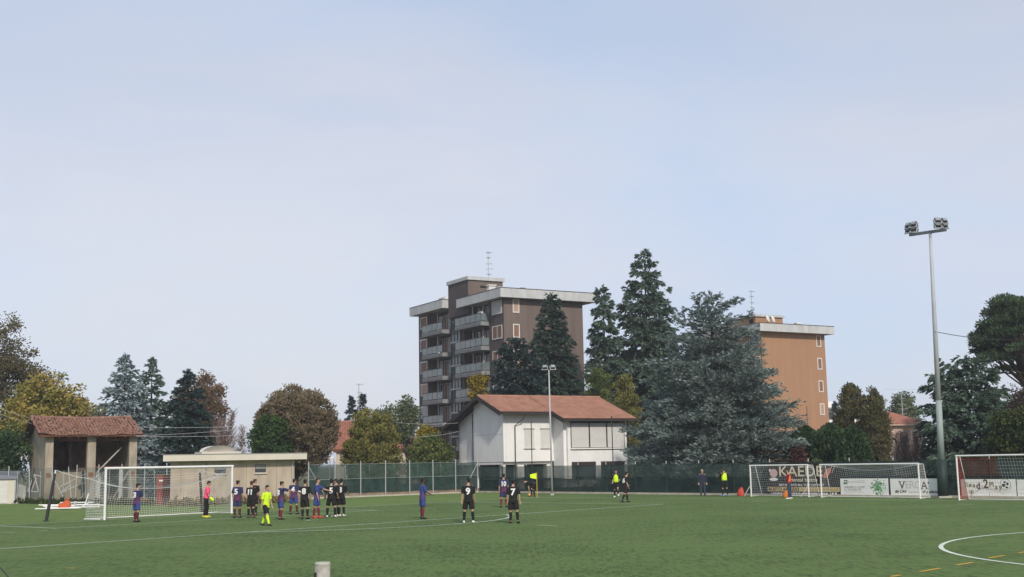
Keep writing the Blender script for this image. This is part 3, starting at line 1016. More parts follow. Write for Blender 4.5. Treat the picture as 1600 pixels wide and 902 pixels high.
def pink_villa():
    C = W(1376, 715, 125); C.z = 0
    t = empty('villa', C, R(12), 'pink plastered villa with hipped reddish roof between the cypresses and the deodar', 'house')
    box('wall', PINK, t, 0, 5.2, 0, 6, 0, 5.6)
    b = MB()
    e = .5
    a = [Vector((-e, -e, 5.6)), Vector((5.2 + e, -e, 5.6)), Vector((5.2 + e, 6 + e, 5.6)), Vector((-e, 6 + e, 5.6))]
    p1, p2 = Vector((2.6, 2.6, 7.0)), Vector((2.6, 3.4, 7.0))
    r = MB().add(a + [p1, p2], [(0, 1, 4), (1, 2, 5, 4), (2, 3, 5), (3, 0, 4, 5), (3, 2, 1, 0)]).build('roof', ROOFR, t)
    box('eaves', PINK, r, -e + .05, 5.2 + e - .05, -e + .05, 6 + e - .05, 5.4, 5.597)
    for x in (.8, 2.2, 3.6):
        window_y(t, x, x + .8, 3.4, 4.9, SHUT, fr=.09)
        window_y(t, x, x + .8, .8, 2.3, SHUT, fr=.09)
    box('chimney', PINK, t, 1.2, 1.6, 2.0, 2.4, 6.2, 7.3)
    antenna(t, 4.6, 3.2, 6.3, 2.6, 12)
pink_villa()

def white_flats():
    C = W(1290, 690, 215); C.z = 0
    t = empty('apartment_building', C, R(10), 'small white apartment block far behind between orange block and cypresses', 'building')
    box('wall', WHITE, t, 0, 9, 0, 8, 0, 10.6)
    for k in range(3):
        z = 8.6 - k * 3.0
        box('balcony', WHITE, t, -.5, 9.5, -1.2, -.003, z - .9, z)
        for q in range(4):
            window_y(t, .6 + q * 2.2, 2.0 + q * 2.2, z + .1, z + 1.6, GLASS, fr=.1)
    box('roof_slab', GREYB, t, -.6, 9.6, -1.3, 8.4, 10.603, 10.9)
    box('roof_room', WHITE, t, 1.0, 2.6, 2, 4, 10.903, 12.1)
white_flats()

# small storage hut at the left edge
def hut():
    C = G(-14, 788); C.z = 0
    t = empty('storage_hut', C, R(4), 'small cream storage hut with grey pitched roof at the left edge', 'hut')
    box('wall', FASCIA, t, 0, 1.75, 0, 1.7, 0, 1.85)
    rr = MB().prism([(-.1, -.12, 1.85), (1.87, -.12, 1.85), (1.87, .85, 2.42), (-.1, .85, 2.42)], (0, 0, .05)).prism([(-.1, 1.82, 1.85), (-.1, .85, 2.42), (1.87, .85, 2.42), (1.87, 1.82, 1.85)], (0, 0, .05))
    rr.build('roof', mat('grey_roof_sheet', (0.16, 0.17, 0.19), .6, .1), t)
    MB().prism([(1.74, .0, 1.85), (1.74, 1.7, 1.85), (1.74, .85, 2.4)], (-.04, 0, 0)).build('gable', FASCIA, t)
    box('door', SHEET, t, .5, 1.2, -.03, -.002, .05, 1.7)
    box('corner_trim', GALV, t, 1.71, 1.79, -.04, .03, 0, 1.849)
hut()
# ------------------------------------------------------------------ trees
def leaves_mesh(name, P, D, S, L, Wd, tint):
    """diamond leaves: base P, axis D, side S, length L, width Wd"""
    L = L[:, None]; Wd = Wd[:, None]
    V = np.stack([P, P + D * L * .5 + S * Wd * .5, P + D * L, P + D * L * .5 - S * Wd * .5], 1).reshape(-1, 3)
    n = len(P)
    Q = np.arange(4 * n).reshape(n, 4)
    return np_mesh(name, V, Q, np.repeat(tint, 4))

def unit(a):
    return a / np.maximum(1e-9, np.linalg.norm(a, axis=1))[:, None]

def side_of(D, rng, flat=0.0):
    """random side vector perpendicular to D, flat=1 keeps leaves lying horizontally"""
    r = unit(rng.normal(size=D.shape))
    s = np.cross(D, r)
    if flat > 0:
        h = np.cross(D, np.array([0, 0, 1.0]))
        s = unit(s) * (1 - flat) + unit(h) * flat
    return unit(s)

def tree_root(name, label, cat, px, depth, group=None, py=650):
    C = W(px, py, depth); C.z = 0
    return empty(name, C, 0, label, cat, group), C

def top_z(px, py, depth):
    return W(px, py, depth).z

def finish(t, P, D, S, L, Wd, tint, m):
    return link_mesh('crown', leaves_mesh('crown', P, D, S, L, Wd, tint), m, t)

def conifer(name, label, px, top, half_w, depth, m, seed, z0=0.4, e0=-0.1, droop=-0.25, upturn=0.15, prof=0.9, dens=1.0,
            spray=(0.30, 0.55), aspect=0.30, hang=0.0, lat=0.30, gap=0.38, ragged=0.22, group=None, flat=0.2, tuft=False, topfull=0.0, arch=0.35):
    """boughs round a trunk, each carrying arched branchlets set with needle sprays"""
    rng = np.random.default_rng(seed)
    t, C = tree_root(name, label, 'tree', px, depth, group, top)
    H = top_z(px, top, depth)
    Rm = half_w / FPX * depth
    MB().tube([(0, 0, 0), (0, 0, H * .5), (0, 0, H * .93)], [Rm * .045 + .10, Rm * .03 + .06, .02], 8).build('trunk', BARK, t)
    gap = gap * 1.15
    nl = int((H - z0) / gap)
    Ps, Ds, Ls, Ts = [], [], [], []
    ph = rng.uniform(0, 6.28, 4)
    limb = MB()
    per = 10
    for i in range(nl):
        rr0 = Rm * ((1 - i / nl) ** prof * (1 - topfull) + topfull * math.sqrt(max(0, 1 - (i / nl) ** 2)))
        nb = 5 + int(1.15 * rr0)
        for k in range(nb):
            az = i * 2.4 + k * 6.283 / nb + rng.normal(0, .25)
            tt = min(.99, max(0.0, (i + rng.uniform(-.5, 1.5)) / nl))
            z = z0 + (H - z0) * tt
            rr = Rm * ((1 - tt) ** prof * (1 - topfull) + topfull * math.sqrt(max(0, 1 - tt * tt)))
            rr *= 1 + ragged * (.4 * math.sin(2 * az + ph[0] + 5 * tt) + .3 * math.sin(3 * az + ph[1] - 9 * tt))
            ln = max(.14, rr * (1.06 - ragged * rng.random() ** 1.3) + .05)
            nbr = max(3, int(dens * 5.2 * ln * (1 + .10 * ln)))
            q = np.maximum(.08, rng.random(nbr) ** .60)
            out = np.array([math.cos(az), math.sin(az), 0.0]); sd = np.array([-math.sin(az), math.cos(az), 0.0])
            el = e0 + .22 * tt + rng.normal(0, .11)
            if topfull > .3: el += .2 * tt
            wd = lat * ln * np.minimum(1, 1.2 - q) * rng.uniform(-1, 1, nbr)
            bz = z + ln * (math.tan(el) * q + droop * q ** 2 * (1 - tt) + upturn * np.maximum(0, q - .7) ** 2 * 3) + rng.normal(0, .10, nbr)
            B = out[None] * (ln * q)[:, None] + sd[None] * wd[:, None]
            B[:, 2] = bz
            # branchlets
            a = np.sign(wd) * rng.uniform(.1, 1.0, nbr)
            bd = out[None] * np.cos(a)[:, None] + sd[None] * np.sin(a)[:, None]
            bl = np.clip(.13 * ln + .30, .28, .95) * rng.uniform(.7, 1.25, nbr) * (1 - .5 * tt)
            up = rng.normal(.12, .22, nbr) + (.30 if tuft else 0)
            s = rng.random((nbr, per))
            P = B[:, None, :] + bd[:, None, :] * (bl[:, None] * (s - .25))[:, :, None]
            P[:, :, 2] += bl[:, None] * (up[:, None] * s - (arch + hang * rng.random((nbr, 1))) * s ** 2)
            side = np.stack([-bd[:, 1], bd[:, 0], np.zeros(nbr)], 1)
            sg = rng.uniform(-.9, .9, (nbr, per))
            D = bd[:, None, :] * .8 + side[:, None, :] * sg[:, :, None]
            D[:, :, 2] += up[:, None] - 2 * (arch + hang * .5) * s * .7 + rng.normal(0, .22, (nbr, per)) + (.25 if tuft else 0)
            n = nbr * per
            Ps.append(P.reshape(n, 3)); Ds.append(unit(D.reshape(n, 3)))
            Ls.append(rng.uniform(spray[0], spray[1], n) * (1.08 - .3 * tt))
            base = rng.uniform(0, .55, (nbr, 1)) + rng.uniform(-.1, .15)
            Ts.append(np.clip(base + rng.random((nbr, per)) * .32 + .18 * s, 0, 1).ravel())
            if ln > 1.2 and tt < .8 and rng.random() < .4:
                zz = lambda f_: z + ln * (math.tan(el) * f_ + droop * f_ * f_ * (1 - tt))
                limb.tube([(0, 0, z), tuple(out * ln * .45 + np.array([0, 0, zz(.45)])), tuple(out * ln * .8 + np.array([0, 0, zz(.8)]))], [.05, .035, .012], 4)
    n = 150
    P = np.zeros((n, 3)); P[:, 2] = H * rng.uniform(.86, 1.0, n)
    P[:, :2] = rng.normal(0, .5, (n, 2)) * (1.02 - P[:, 2] / H)[:, None] * Rm * .7
    Ps.append(P); Ds.append(unit(rng.normal(0, .6, (n, 3)) + np.array([0, 0, .8]))); Ls.append(np.full(n, .4)); Ts.append(rng.random(n))
    P, D, L, T = map(np.concatenate, (Ps, Ds, Ls, Ts))
    kz = min(1.0, H / np.percentile(P[:, 2] + D[:, 2] * L, 99.93))
    P[:, 2] *= kz
    limb.v = [(x, y, z * kz) for x, y, z in limb.v]
    P[:, 2] = np.maximum(P[:, 2], .02)
    S = side_of(D, rng, flat)
    finish(t, P, D, S, L, L * aspect * rng.uniform(.7, 1.3, len(L)), T, m)
    limb.build('limbs', BARK, t)
    return t

def broadleaf(name, label, px, top, half_w, depth, m, seed, bottom=None, clumps=130, per=85, leaf=(0.16, 0.30), clump_r=0.62, rough=0.25, group=None,
              squash=1.0, cat='tree', trunk=True, aspect=0.65, offset=0.0, shell=0.45, upright=0.0, lumps=5):
    rng = np.random.default_rng(seed)
    t, C = tree_root(name, label, cat, px, depth, group)
    H = top_z(px, top, depth)
    zb = .3 if bottom is None else top_z(px, bottom, depth)
    Rm = half_w / FPX * depth
    zc, rz = (H + zb) / 2, (H - zb) / 2
    d = unit(rng.normal(size=(clumps, 3)))
    ks = unit(rng.normal(size=(lumps, 3)))
    bump = (np.maximum(0, d @ ks.T) ** 3).max(1)
    rad = (1 - rough + rough * bump) * rng.random(clumps) ** shell
    c = d * rad[:, None] * np.array([Rm - clump_r * .5, (Rm - clump_r * .5) * squash, rz - clump_r * .5])
    c[:, 2] += zc
    c[:, 2] = np.maximum(c[:, 2], zb + .1)
    n = clumps * per
    idx = np.repeat(np.arange(clumps), per)
    q = unit(rng.normal(size=(n, 3))) * (rng.random(n) ** .5)[:, None]
    cr_ = clump_r * rng.uniform(.65, 1.35, clumps)
    P = c[idx] + q * cr_[idx][:, None] * np.array([1, 1, .8])
    D = unit(q * .8 + rng.normal(0, .6, (n, 3)) + np.array([0, 0, upright]))
    L = rng.uniform(leaf[0], leaf[1], n)
    T = np.clip(rng.uniform(0, .6, clumps)[idx] + rng.random(n) * .42, 0, 1)
    S = side_of(D, rng)
    finish(t, P, D, S, L, L * aspect, T, m)
    if trunk:
        b = MB()
        ht = max(zb + .3, zc - rz * .3)
        b.tube([(0, 0, 0), (rng.normal(0, .05), rng.normal(0, .05), ht * .6), (0, 0, ht)], [Rm * .05 + .1, Rm * .04 + .07, Rm * .03 + .05], 8)
        for i in range(0, clumps, max(1, clumps // 26)):
            e = Vector(c[i]); s0 = Vector((0, 0, min(ht, max(.3, e.z * .5))))
            mid = (s0 * .5 + e * .5) + Vector((0, 0, -.1 * Rm))
            b.tube([s0, mid, e], [.06, .04, .012], 4)
        b.build('trunk', BARK, t)
    return t

def thuja(name, label, px, top, half_w, depth, m, seed, n=8000, spray=(0.20, 0.38), point=1.6, group=None, cat='tree', lobes=0.16, zb=0.05, aspect=.45, widest=.25, squash=1.0, upr=.75):
    """dense clipped-looking evergreen, upright sprays over a pointed dome"""
    rng = np.random.default_rng(seed)
    t, C = tree_root(name, label, cat, px, depth, group)
    H = top_z(px, top, depth)
    Rm = half_w / FPX * depth
    az = rng.uniform(0, 2 * math.pi, n)
    tt = rng.random(n) ** 1.15
    pr = np.where(tt < widest, .78 + .22 * np.sin(tt / widest * math.pi / 2), np.maximum(0, 1 - ((tt - widest) / (1 - widest)) ** point))
    k = rng.uniform(0, 6.28, 5)
    lob = 1 + lobes * (np.sin(3 * az + k[0] + 7 * tt) * .5 + np.sin(7 * az + k[1] - 13 * tt) * .5 + np.sin(15 * az + k[2] + 31 * tt) * .45 + np.sin(23 * az + k[3] + 47 * tt) * .3)
    rad = Rm * pr * lob * (1 - .22 * rng.random(n) ** 2)
    P = np.stack([rad * np.cos(az), rad * np.sin(az) * squash, zb + (H - zb) * tt * (1 + .03 * np.sin(5 * az + k[4]))], 1)
    out = np.stack([np.cos(az), np.sin(az), np.zeros(n)], 1)
    D = unit(out * .55 + rng.normal(0, .35, (n, 3)) + np.array([0, 0, upr]))
    L = rng.uniform(spray[0], spray[1], n)
    # colour follows small sprays
    T = np.clip(.5 + .28 * np.sin(9 * az + k[1] - 17 * tt) * np.sin(21 * tt + k[0] + 3 * az) + rng.normal(0, .17, n), 0, 1)
    P -= D * (L * .5)[:, None]
    S = side_of(D, rng)
    finish(t, P, D, S, L, L * aspect, T, m)
    MB().tube([(0, 0, 0), (0, 0, H * .85)], [.12 + Rm * .05, .03], 8).build('trunk', BARK, t)
    # dense inner twigs so that no daylight shows through the middle
    return t

TWIG = mat('grey_brown_twigs', (0.19, 0.135, 0.115), 0.9, 0.25, 2)
TWIG2 = mat('pale_bark_twigs', (0.30, 0.26, 0.22), 0.9, 0.25, 2)
def bare_tree(name, label, px, top, half_w, depth, m, seed, stems=3, twigs=700, group=None, cat='tree'):
    rng = np.random.default_rng(seed)
    t, C = tree_root(name, label, cat, px, depth, group)
    H = top_z(px, top, depth)
    Rm = half_w / FPX * depth
    b = MB(); tw = MB()
    nodes = []
    for s in range(stems):
        x0 = rng.uniform(-.5, .5) * Rm; y0 = rng.uniform(-.3, .3) * Rm
        x1 = x0 + rng.normal(0, .25) * Rm; y1 = y0 + rng.normal(0, .2) * Rm
        hh = H * rng.uniform(.72, .97)
        pts = [Vector((x0 + (x1 - x0) * q + rng.normal(0, .05), y0 + (y1 - y0) * q, hh * q)) for q in (0, .25, .5, .75, 1)]
        b.tube(pts, [.09, .07, .055, .035, .012], 5)
        for q in np.linspace(.25, .98, 26):
            i = min(3, int(q * 4)); f_ = q * 4 - i
            nodes.append((pts[i].lerp(pts[i + 1], f_), q))
    per = max(1, twigs // len(nodes))
    for p, q in nodes:
        for k in range(per):
            a = rng.uniform(0, 6.28)
            ln = Rm * (1.05 - q * .75) * rng.uniform(.3, .8)
            d = Vector((math.cos(a) * .8, math.sin(a) * .8, rng.uniform(.35, 1.2))).normalized()
            e = p + d * ln * .6
            e2 = p + d * ln + Vector((rng.normal(0, .12), rng.normal(0, .12), .12)) * ln
            if e2.z > H: continue
            tw.tube([p, e, e2], [.022, .016, .008], 3)
            for r_ in range(2):
                f2 = e + Vector((rng.normal(0, .3), rng.normal(0, .3), rng.uniform(.1, .5))) * ln
                tw.tube([e, f2], [.013, .007], 3)
    b.build('trunk', TWIG2, t)
    tw.build('crown', m, t)
    return t

# leaf colours
f_spruce = foliage('spruce_needles', [(.022, .042, .036), (.050, .085, .066), (.100, .145, .110)], .2)
f_dkspruce = foliage('dark_spruce_needles', [(.014, .030, .031), (.034, .062, .060), (.072, .110, .100)], .2)
f_blue = foliage('blue_spruce_needles', [(.085, .120, .130), (.19, .25, .26), (.36, .43, .44)], .1)
f_deodar = foliage('deodar_needles', [(.044, .076, .062), (.086, .135, .100), (.150, .205, .150)], .2)
f_cedar = foliage('blue_cedar_needles', [(.070, .100, .092), (.150, .195, .180), (.30, .36, .335)], .2)
f_thujag = foliage('golden_thuja_sprays', [(.060, .068, .020), (.155, .155, .045), (.28, .25, .075)], .15)
f_thujad = foliage('green_thuja_sprays', [(0.037, 0.061, 0.024), (0.093, 0.128, 0.041), (0.187, 0.196, 0.054)], .15)
f_gold = foliage('golden_leaves', [(0.115, 0.098, 0.014), (0.253, 0.196, 0.023), (0.414, 0.310, 0.040)], .2)
f_cypr = foliage('brownish_cypress_sprays', [(.060, .064, .032), (.115, .112, .052), (.185, .165, .08)], .15)
f_olive = foliage('olive_brown_leaves', [(.060, .060, .034), (.110, .098, .052), (.18, .145, .075)], .2)
f_yellow = foliage('yellow_green_leaves', [(.075, .095, .026), (.20, .20, .055), (.38, .31, .085), (.28, .18, .06)], .25)
f_rust = foliage('rust_brown_leaves', [(.095, .062, .042), (.175, .115, .075), (.26, .18, .115)], .2)
f_dome = foliage('brown_dome_leaves', [(.085, .066, .040), (.165, .130, .080), (.245, .20, .125)], .2)
f_green = foliage('fresh_green_leaves', [(.024, .052, .018), (.050, .090, .032), (.095, .145, .055)], .2)
f_mgreen = foliage('dull_green_leaves', [(0.060, 0.085, 0.044), (0.128, 0.162, 0.085), (0.221, 0.255, 0.145)], .25)
f_hedge = foliage('dark_hedge_leaves', [(0.020, 0.044, 0.020), (0.044, 0.082, 0.037), (0.085, 0.136, 0.058)], .15)
f_pine = foliage('umbrella_pine_needles', [(.034, .058, .032), (.070, .110, .058), (.120, .165, .085)], .2)
f_red = foliage('dark_red_leaves', [(.05, .028, .022), (.105, .05, .042), (.15, .085, .065)], .2)

# --- left group
broadleaf('broadleaf_tree', 'large dark olive brown tree cut by the left edge', -18, 480, 114, 120, f_olive, 11, bottom=720, clumps=360, per=80, leaf=(.16, .32), clump_r=.85, rough=.3)
broadleaf('broadleaf_tree', 'yellow green autumn tree behind the open shed', 72, 578, 82, 109, f_yellow, 12, bottom=735, clumps=290, per=80, leaf=(.2, .36), clump_r=.75)
broadleaf('broadleaf_tree', 'small dull brown tree between yellow tree and blue spruce', 146, 594, 34, 135, f_rust, 13, clumps=90, per=60, clump_r=.7, upright=.4)
broadleaf('broadleaf_tree', 'low dark bush filling the far left corner behind the fence', 8, 655, 48, 101, f_hedge, 14, clumps=110, per=80, clump_r=.7)
conifer('blue_spruce', 'tall silvery blue spruce behind the open shed roof', 196, 555, 66, 114, f_blue, 21, prof=.66, dens=1.15, spray=(.28, .5), ragged=.26, gap=.34, aspect=.34)
conifer('deodar', 'green layered conifer just right of the silvery blue spruce', 238, 559, 48, 120, f_deodar, 22, prof=.68, gap=.42, dens=1.15, droop=-.3)
conifer('spruce', 'dark blue green spruce above the changing room roof', 294, 579, 50, 110, f_dkspruce, 23, prof=.62, gap=.34, dens=1.35, topfull=.12)
broadleaf('broadleaf_tree', 'round rust brown tree behind the dark spruce', 312, 575, 47, 132, f_rust, 24, bottom=700, clumps=260, per=75, clump_r=.65, rough=.1)
bare_tree('bare_tree', 'leafless pinkish brown trees left of the brown dome tree', 357, 636, 42, 112, TWIG, 25, stems=10, twigs=2000)
broadleaf('broadleaf_tree', 'big dome shaped brown tree behind the end fence', 462, 600, 70, 108, f_dome, 26, bottom=752, clumps=760, per=55, leaf=(.18, .36), clump_r=.42, rough=.10, shell=.24, upright=.8, aspect=.4)
broadleaf('ivy_bush', 'fresh green bush growing against the brown dome tree', 424, 634, 40, 104.5, f_green, 27, bottom=740, clumps=120, per=80, clump_r=.55)
# --- between dome and white house
conifer('spruce', 'small dark conifer standing behind the red roofed house', 550, 618, 18, 172, f_dkspruce, 31, gap=.5, dens=1.2, spray=(.4, .8), z0=3)
conifer('spruce', 'second small dark conifer right of the rooftop aerial', 566, 614, 18, 172, f_dkspruce, 32, gap=.5, dens=1.2, spray=(.4, .8), z0=3)
broadleaf('birch_tree', 'airy pale green birch left of the brown apartment block', 636, 594, 26, 140, f_mgreen, 33, bottom=715, clumps=95, per=55, leaf=(.2, .38), clump_r=.7, rough=.35, upright=-.3)
broadleaf('birch_tree', 'lower pale green tree behind the golden thuja', 603, 617, 27, 145, f_mgreen, 34, bottom=715, clumps=80, per=60, leaf=(.2, .38), clump_r=.7, rough=.3)
broadleaf('thuja', 'broad golden green thuja dome behind the end fence', 579, 634, 49, 112, f_thujag, 35, bottom=790, clumps=420, per=60, leaf=(.16, .32), clump_r=.42, rough=.08, shell=.25, upright=.9, aspect=.45)
broadleaf('shrub', 'dark green and ochre shrub left of the white house', 674, 674, 42, 116, f_thujad, 36, bottom=770, clumps=240, per=60, leaf=(.16, .32), clump_r=.42, rough=.15, shell=.3, upright=.6, cat='shrub')
broadleaf('golden_shrub', 'bright golden shrub top left of the white house', 667, 659, 22, 119, f_gold, 37, bottom=705, clumps=50, per=70, clump_r=.5, cat='shrub', trunk=False)
# --- behind the white house
broadleaf('golden_thuja', 'narrow golden shrub in front of the brown block balconies', 748, 578, 17, 126, f_gold, 41, bottom=640, clumps=60, per=75, leaf=(.18, .34), clump_r=.55)
conifer('fir', 'rounded dark fir in front of the brown apartment block', 806, 530, 50, 124, f_dkspruce, 42, prof=.6, gap=.36, dens=1.2, spray=(.32, .6), topfull=.9, ragged=.2, e0=.05)
conifer('spruce', 'tall dense spruce in front of the brown apartment block', 861, 460, 58, 128, f_spruce, 43, prof=.55, gap=.36, dens=1.35, spray=(.32, .58), droop=-.32, upturn=.25, topfull=.0)
conifer('deodar', 'deodar with bent top right of the brown block', 942, 448, 42, 136, f_deodar, 44, prof=.40, gap=.55, dens=1.25, spray=(.38, .7), droop=-.28, ragged=.45, e0=-.02, hang=.4)
conifer('deodar', 'tallest deodar rising above the blue cedar', 1006, 391, 76, 140, f_deodar, 45, prof=.55, gap=.62, dens=1.2, spray=(.40, .75), droop=-.22, ragged=.42, e0=-.02, hang=.35)
broadleaf('thuja', 'green pointed thuja behind the right end of the white house', 938, 564, 27, 126, f_thujad, 46, bottom=760, clumps=230, per=55, leaf=(.18, .36), clump_r=.45, rough=.1, shell=.3, upright=1.0, aspect=.42)
broadleaf('thuja', 'golden tinged thuja touching the blue cedar', 979, 571, 25, 127, f_thujag, 47, bottom=760, clumps=230, per=55, leaf=(.18, .36), clump_r=.45, rough=.1, shell=.3, upright=1.0, aspect=.42)
conifer('blue_cedar', 'huge spreading blue cedar right of the white house', 1110, 459, 162, 99, f_cedar, 48, prof=.64, gap=.40, dens=1.45, spray=(.22, .40), e0=.02, droop=-.22, upturn=.2, ragged=.38, aspect=.28, lat=.36, tuft=True, topfull=0, z0=.3)
# --- right group
for i, (x, tp, hw) in enumerate(((1258, 668, 28), (1295, 664, 28), (1330, 668, 26))):
    thuja('hedge_bush', ['dark green hedge bush next to the blue cedar', 'middle dark green hedge bush under the orange block', 'dark green hedge bush against the cypresses'][i], x, tp, hw, 96 - 3 * i, f_hedge, 51 + i, n=9000, point=6, cat='shrub', group='hedge bushes behind the side fence', lobes=.14)
broadleaf('red_shrub', 'dark red shrub peeping over the banner beside the blue cedar', 1243, 691, 13, 86, f_red, 55, clumps=45, per=60, clump_r=.4, cat='shrub')
broadleaf('pale_shrub', 'pale leafed twiggy shrub on top of the black banner', 1272, 720, 13, 81, f_mgreen, 56, bottom=735, clumps=22, per=40, leaf=(.1, .2), clump_r=.25, cat='shrub')
broadleaf('cypress', 'taller brownish cypress right of the orange block', 1332, 589, 27, 106, f_cypr, 57, bottom=790, clumps=420, per=48, leaf=(.16, .32), clump_r=.36, rough=.08, shell=.2, upright=1.0, aspect=.42)
broadleaf('cypress', 'shorter brownish cypress of the pair beside the villa', 1365, 600, 28, 104, f_cypr, 58, bottom=790, clumps=420, per=48, leaf=(.16, .32), clump_r=.36, rough=.08, shell=.2, upright=1.0, aspect=.42)
broadleaf('broadleaf_tree', 'green tree rising behind the pink villa', 1412, 605, 28, 160, f_mgreen, 59, bottom=690, clumps=90, per=70, leaf=(.2, .4), clump_r=.8)
conifer('spruce', 'far conifer tip between orange block and cypress', 1304, 626, 10, 190, f_dkspruce, 60, gap=.5, dens=1.3, spray=(.4, .7))
bare_tree('bare_tree', 'leafless shrub in front of the pink villa', 1414, 660, 32, 98, TWIG, 61, stems=6, twigs=800)
conifer('deodar', 'wide dark deodar behind the tall floodlight mast', 1508, 558, 86, 92, f_deodar, 62, prof=.5, gap=.36, dens=1.15, spray=(.32, .6), ragged=.36, droop=-.25, hang=.3, topfull=.5)
broadleaf('broadleaf_tree', 'dark green shrub mass with yellow flecks at the right edge', 1592, 625, 62, 84, foliage('flecked_hedge_leaves', [(.016, .032, .014), (.032, .058, .024), (.060, .085, .030), (.17, .16, .03)], .2), 63, clumps=150, per=80, clump_r=.6)
broadleaf('broadleaf_tree', 'reddish brown tree below the umbrella pine', 1596, 592, 36, 118, f_rust, 64, bottom=700, clumps=110, per=70, clump_r=.7)

def umbrella_pine():
    rng = np.random.default_rng(71)
    depth = 112
    t, C = tree_root('umbrella_pine', 'umbrella pine with spreading crown at the right edge', 'tree', 1606, depth)
    H = top_z(1600, 446, depth); zb = top_z(1600, 592, depth)
    Rm = 74 / FPX * depth
    lobes = []
    for i in range(85):
        a = rng.uniform(0, 6.28); r = Rm * math.sqrt(rng.random()) * .88
        zt = H - .35 - (H - zb) * .66 * (r / Rm) ** 1.6 - rng.uniform(0, 2.6)
        lobes.append((r * math.cos(a), r * math.sin(a), zt, rng.uniform(.7, 1.25)))
    lobes.append((-Rm * .86, 0, zb + 3.2, 1.0)); lobes.append((-Rm * .72, -.6, zb + 1.9, 1.0)); lobes.append((-Rm * .45, .4, zb + .8, .9))
    Ps, Ds, Ts = [], [], []
    b = MB()
    tp = Vector((.4, 0, zb - 1.5))
    b.tube([(1.0, 0, 0), (.8, 0, zb * .5), tp, (0.1, 0, zb + 1.8)], [.42, .36, .30, .18], 10)
    for (x, y, z, r) in lobes:
        n = int(480 * r)
        q = unit(rng.normal(size=(n, 3)))
        q[:, 2] = np.where(q[:, 2] < -.3, -q[:, 2] * .4, q[:, 2])
        P = np.array([x, y, z]) + q * (rng.random(n) ** .4)[:, None] * np.array([r * 1.15, r * 1.15, r * .62])
        D = unit(q + rng.normal(0, .4, (n, 3)) + np.array([0, 0, .5]))
        Ps.append(P); Ds.append(D); Ts.append(np.clip(rng.uniform(0, .5) + rng.random(n) * .45, 0, 1))
        e = Vector((x, y, z - r * .3)); s0 = tp.lerp(Vector((0.1, 0, zb + 1.8)), rng.random())
        m_ = s0.lerp(e, .55) - Vector((0, 0, .25 * rng.random() + .1))
        b.tube([s0, m_, e], [.11, .075, .03], 5)
    P, D, T = map(np.concatenate, (Ps, Ds, Ts))
    L = rng.uniform(.22, .42, len(P))
    finish(t, P, D, side_of(D, rng), L, L * .38, T, f_pine)
    b.build('trunk', BARK, t)
umbrella_pine()

# rank growth along the foot of the changing rooms
def weeds(name, label, pa, pb, n, hmax, m, seed):
    rng = np.random.default_rng(seed)
    a, b_ = np.array(G(*pa)), np.array(G(*pb))
    s = rng.random(n)
    P = a[None] * (1 - s)[:, None] + b_[None] * s[:, None]
    P[:, 0] += rng.normal(0, .12, n); P[:, 1] += rng.normal(0, .12, n)
    clump = .35 + .65 * np.abs(np.sin(s * 37) * np.sin(s * 91 + 1))
    hh = hmax * clump * rng.random(n)
    P[:, 2] = hh * .75
    D = unit(rng.normal(0, .5, (n, 3)) + np.array([0, 0, .8]))
    L = rng.uniform(.15, .4, n)
    P -= D * (L * .3)[:, None]
    P[:, 2] = np.maximum(P[:, 2], .01)
    o = link_mesh(name, leaves_mesh(name, P, D, side_of(D, rng), L, L * .35, rng.random(n)), m)
    tag(o, label, 'weeds', kind='stuff')
f_weed = foliage('dry_weeds', [(0.102, 0.102, 0.051), (0.204, 0.170, 0.085), (0.340, 0.272, 0.153)], .2)
weeds('weeds', 'dry weeds along the foot of the beige changing room wall', (266, 792), (462, 784.5), 2600, .75, f_weed, 81)
weeds('weeds', 'rank weeds along the foot of the shed fence', (20, 787), (240, 790), 1800, .55, foliage('dark_green_weeds', [(.02, .035, .012), (.05, .07, .025), (.10, .10, .05)], .2), 82)  # weeds in a dark green of their own
# ------------------------------------------------------------------ fences
NET_UP = netting('green_mesh_net', (0.050, 0.075, 0.068), 0.74)
NET_LOW = netting('dark_shade_net', (0.020, 0.036, 0.034), 0.97)
NET_L = netting('bluish_mesh_net', (0.075, 0.105, 0.10), 0.34)
NET_E = netting('end_fence_net', (0.045, 0.078, 0.070), 0.72)
NET_E2 = netting('end_fence_lower_net', (0.026, 0.050, 0.046), 0.92)
WALLB = mat('low_brown_wall', (0.24, 0.19, 0.14), 0.95, 0.35, 1.2, 0.5, 6)
KERBM = mat('pale_kerb', (0.44, 0.40, 0.33), 0.95, 0.25, 1.5, 0.3)

def net_panel(p0, p1, z0, z1, sag, m, par, name, rng, nx=8, bulge=.05, off=0.0):
    """cloth between two posts with a slack upper edge"""
    p0, p1 = Vector(p0), Vector(p1)
    d = (p1 - p0).normalized(); nn = Vector((d.y, -d.x, 0))
    nz_ = 5
    vs, fs = [], []
    ph = rng.uniform(0, 6)
    for i in range(nx + 1):
        t = i / nx
        for j in range(nz_ + 1):
            s = j / nz_
            zt = z1 - sag * (4 * t * (1 - t)) - sag * .3 * math.sin(t * 9 + ph)
            z = z0 + (zt - z0) * s
            q = p0.lerp(p1, t) + nn * (off + bulge * math.sin(t * math.pi) * math.sin(s * 3 + ph) + .012 * math.sin(t * 21 + s * 5 + ph))
            vs.append((q.x, q.y, z))
    for i in range(nx):
        for j in range(nz_):
            a = i * (nz_ + 1) + j
            fs.append((a, a + nz_ + 1, a + nz_ + 2, a + 1))
    return MB().add(vs, fs).build(name, m, par, True)

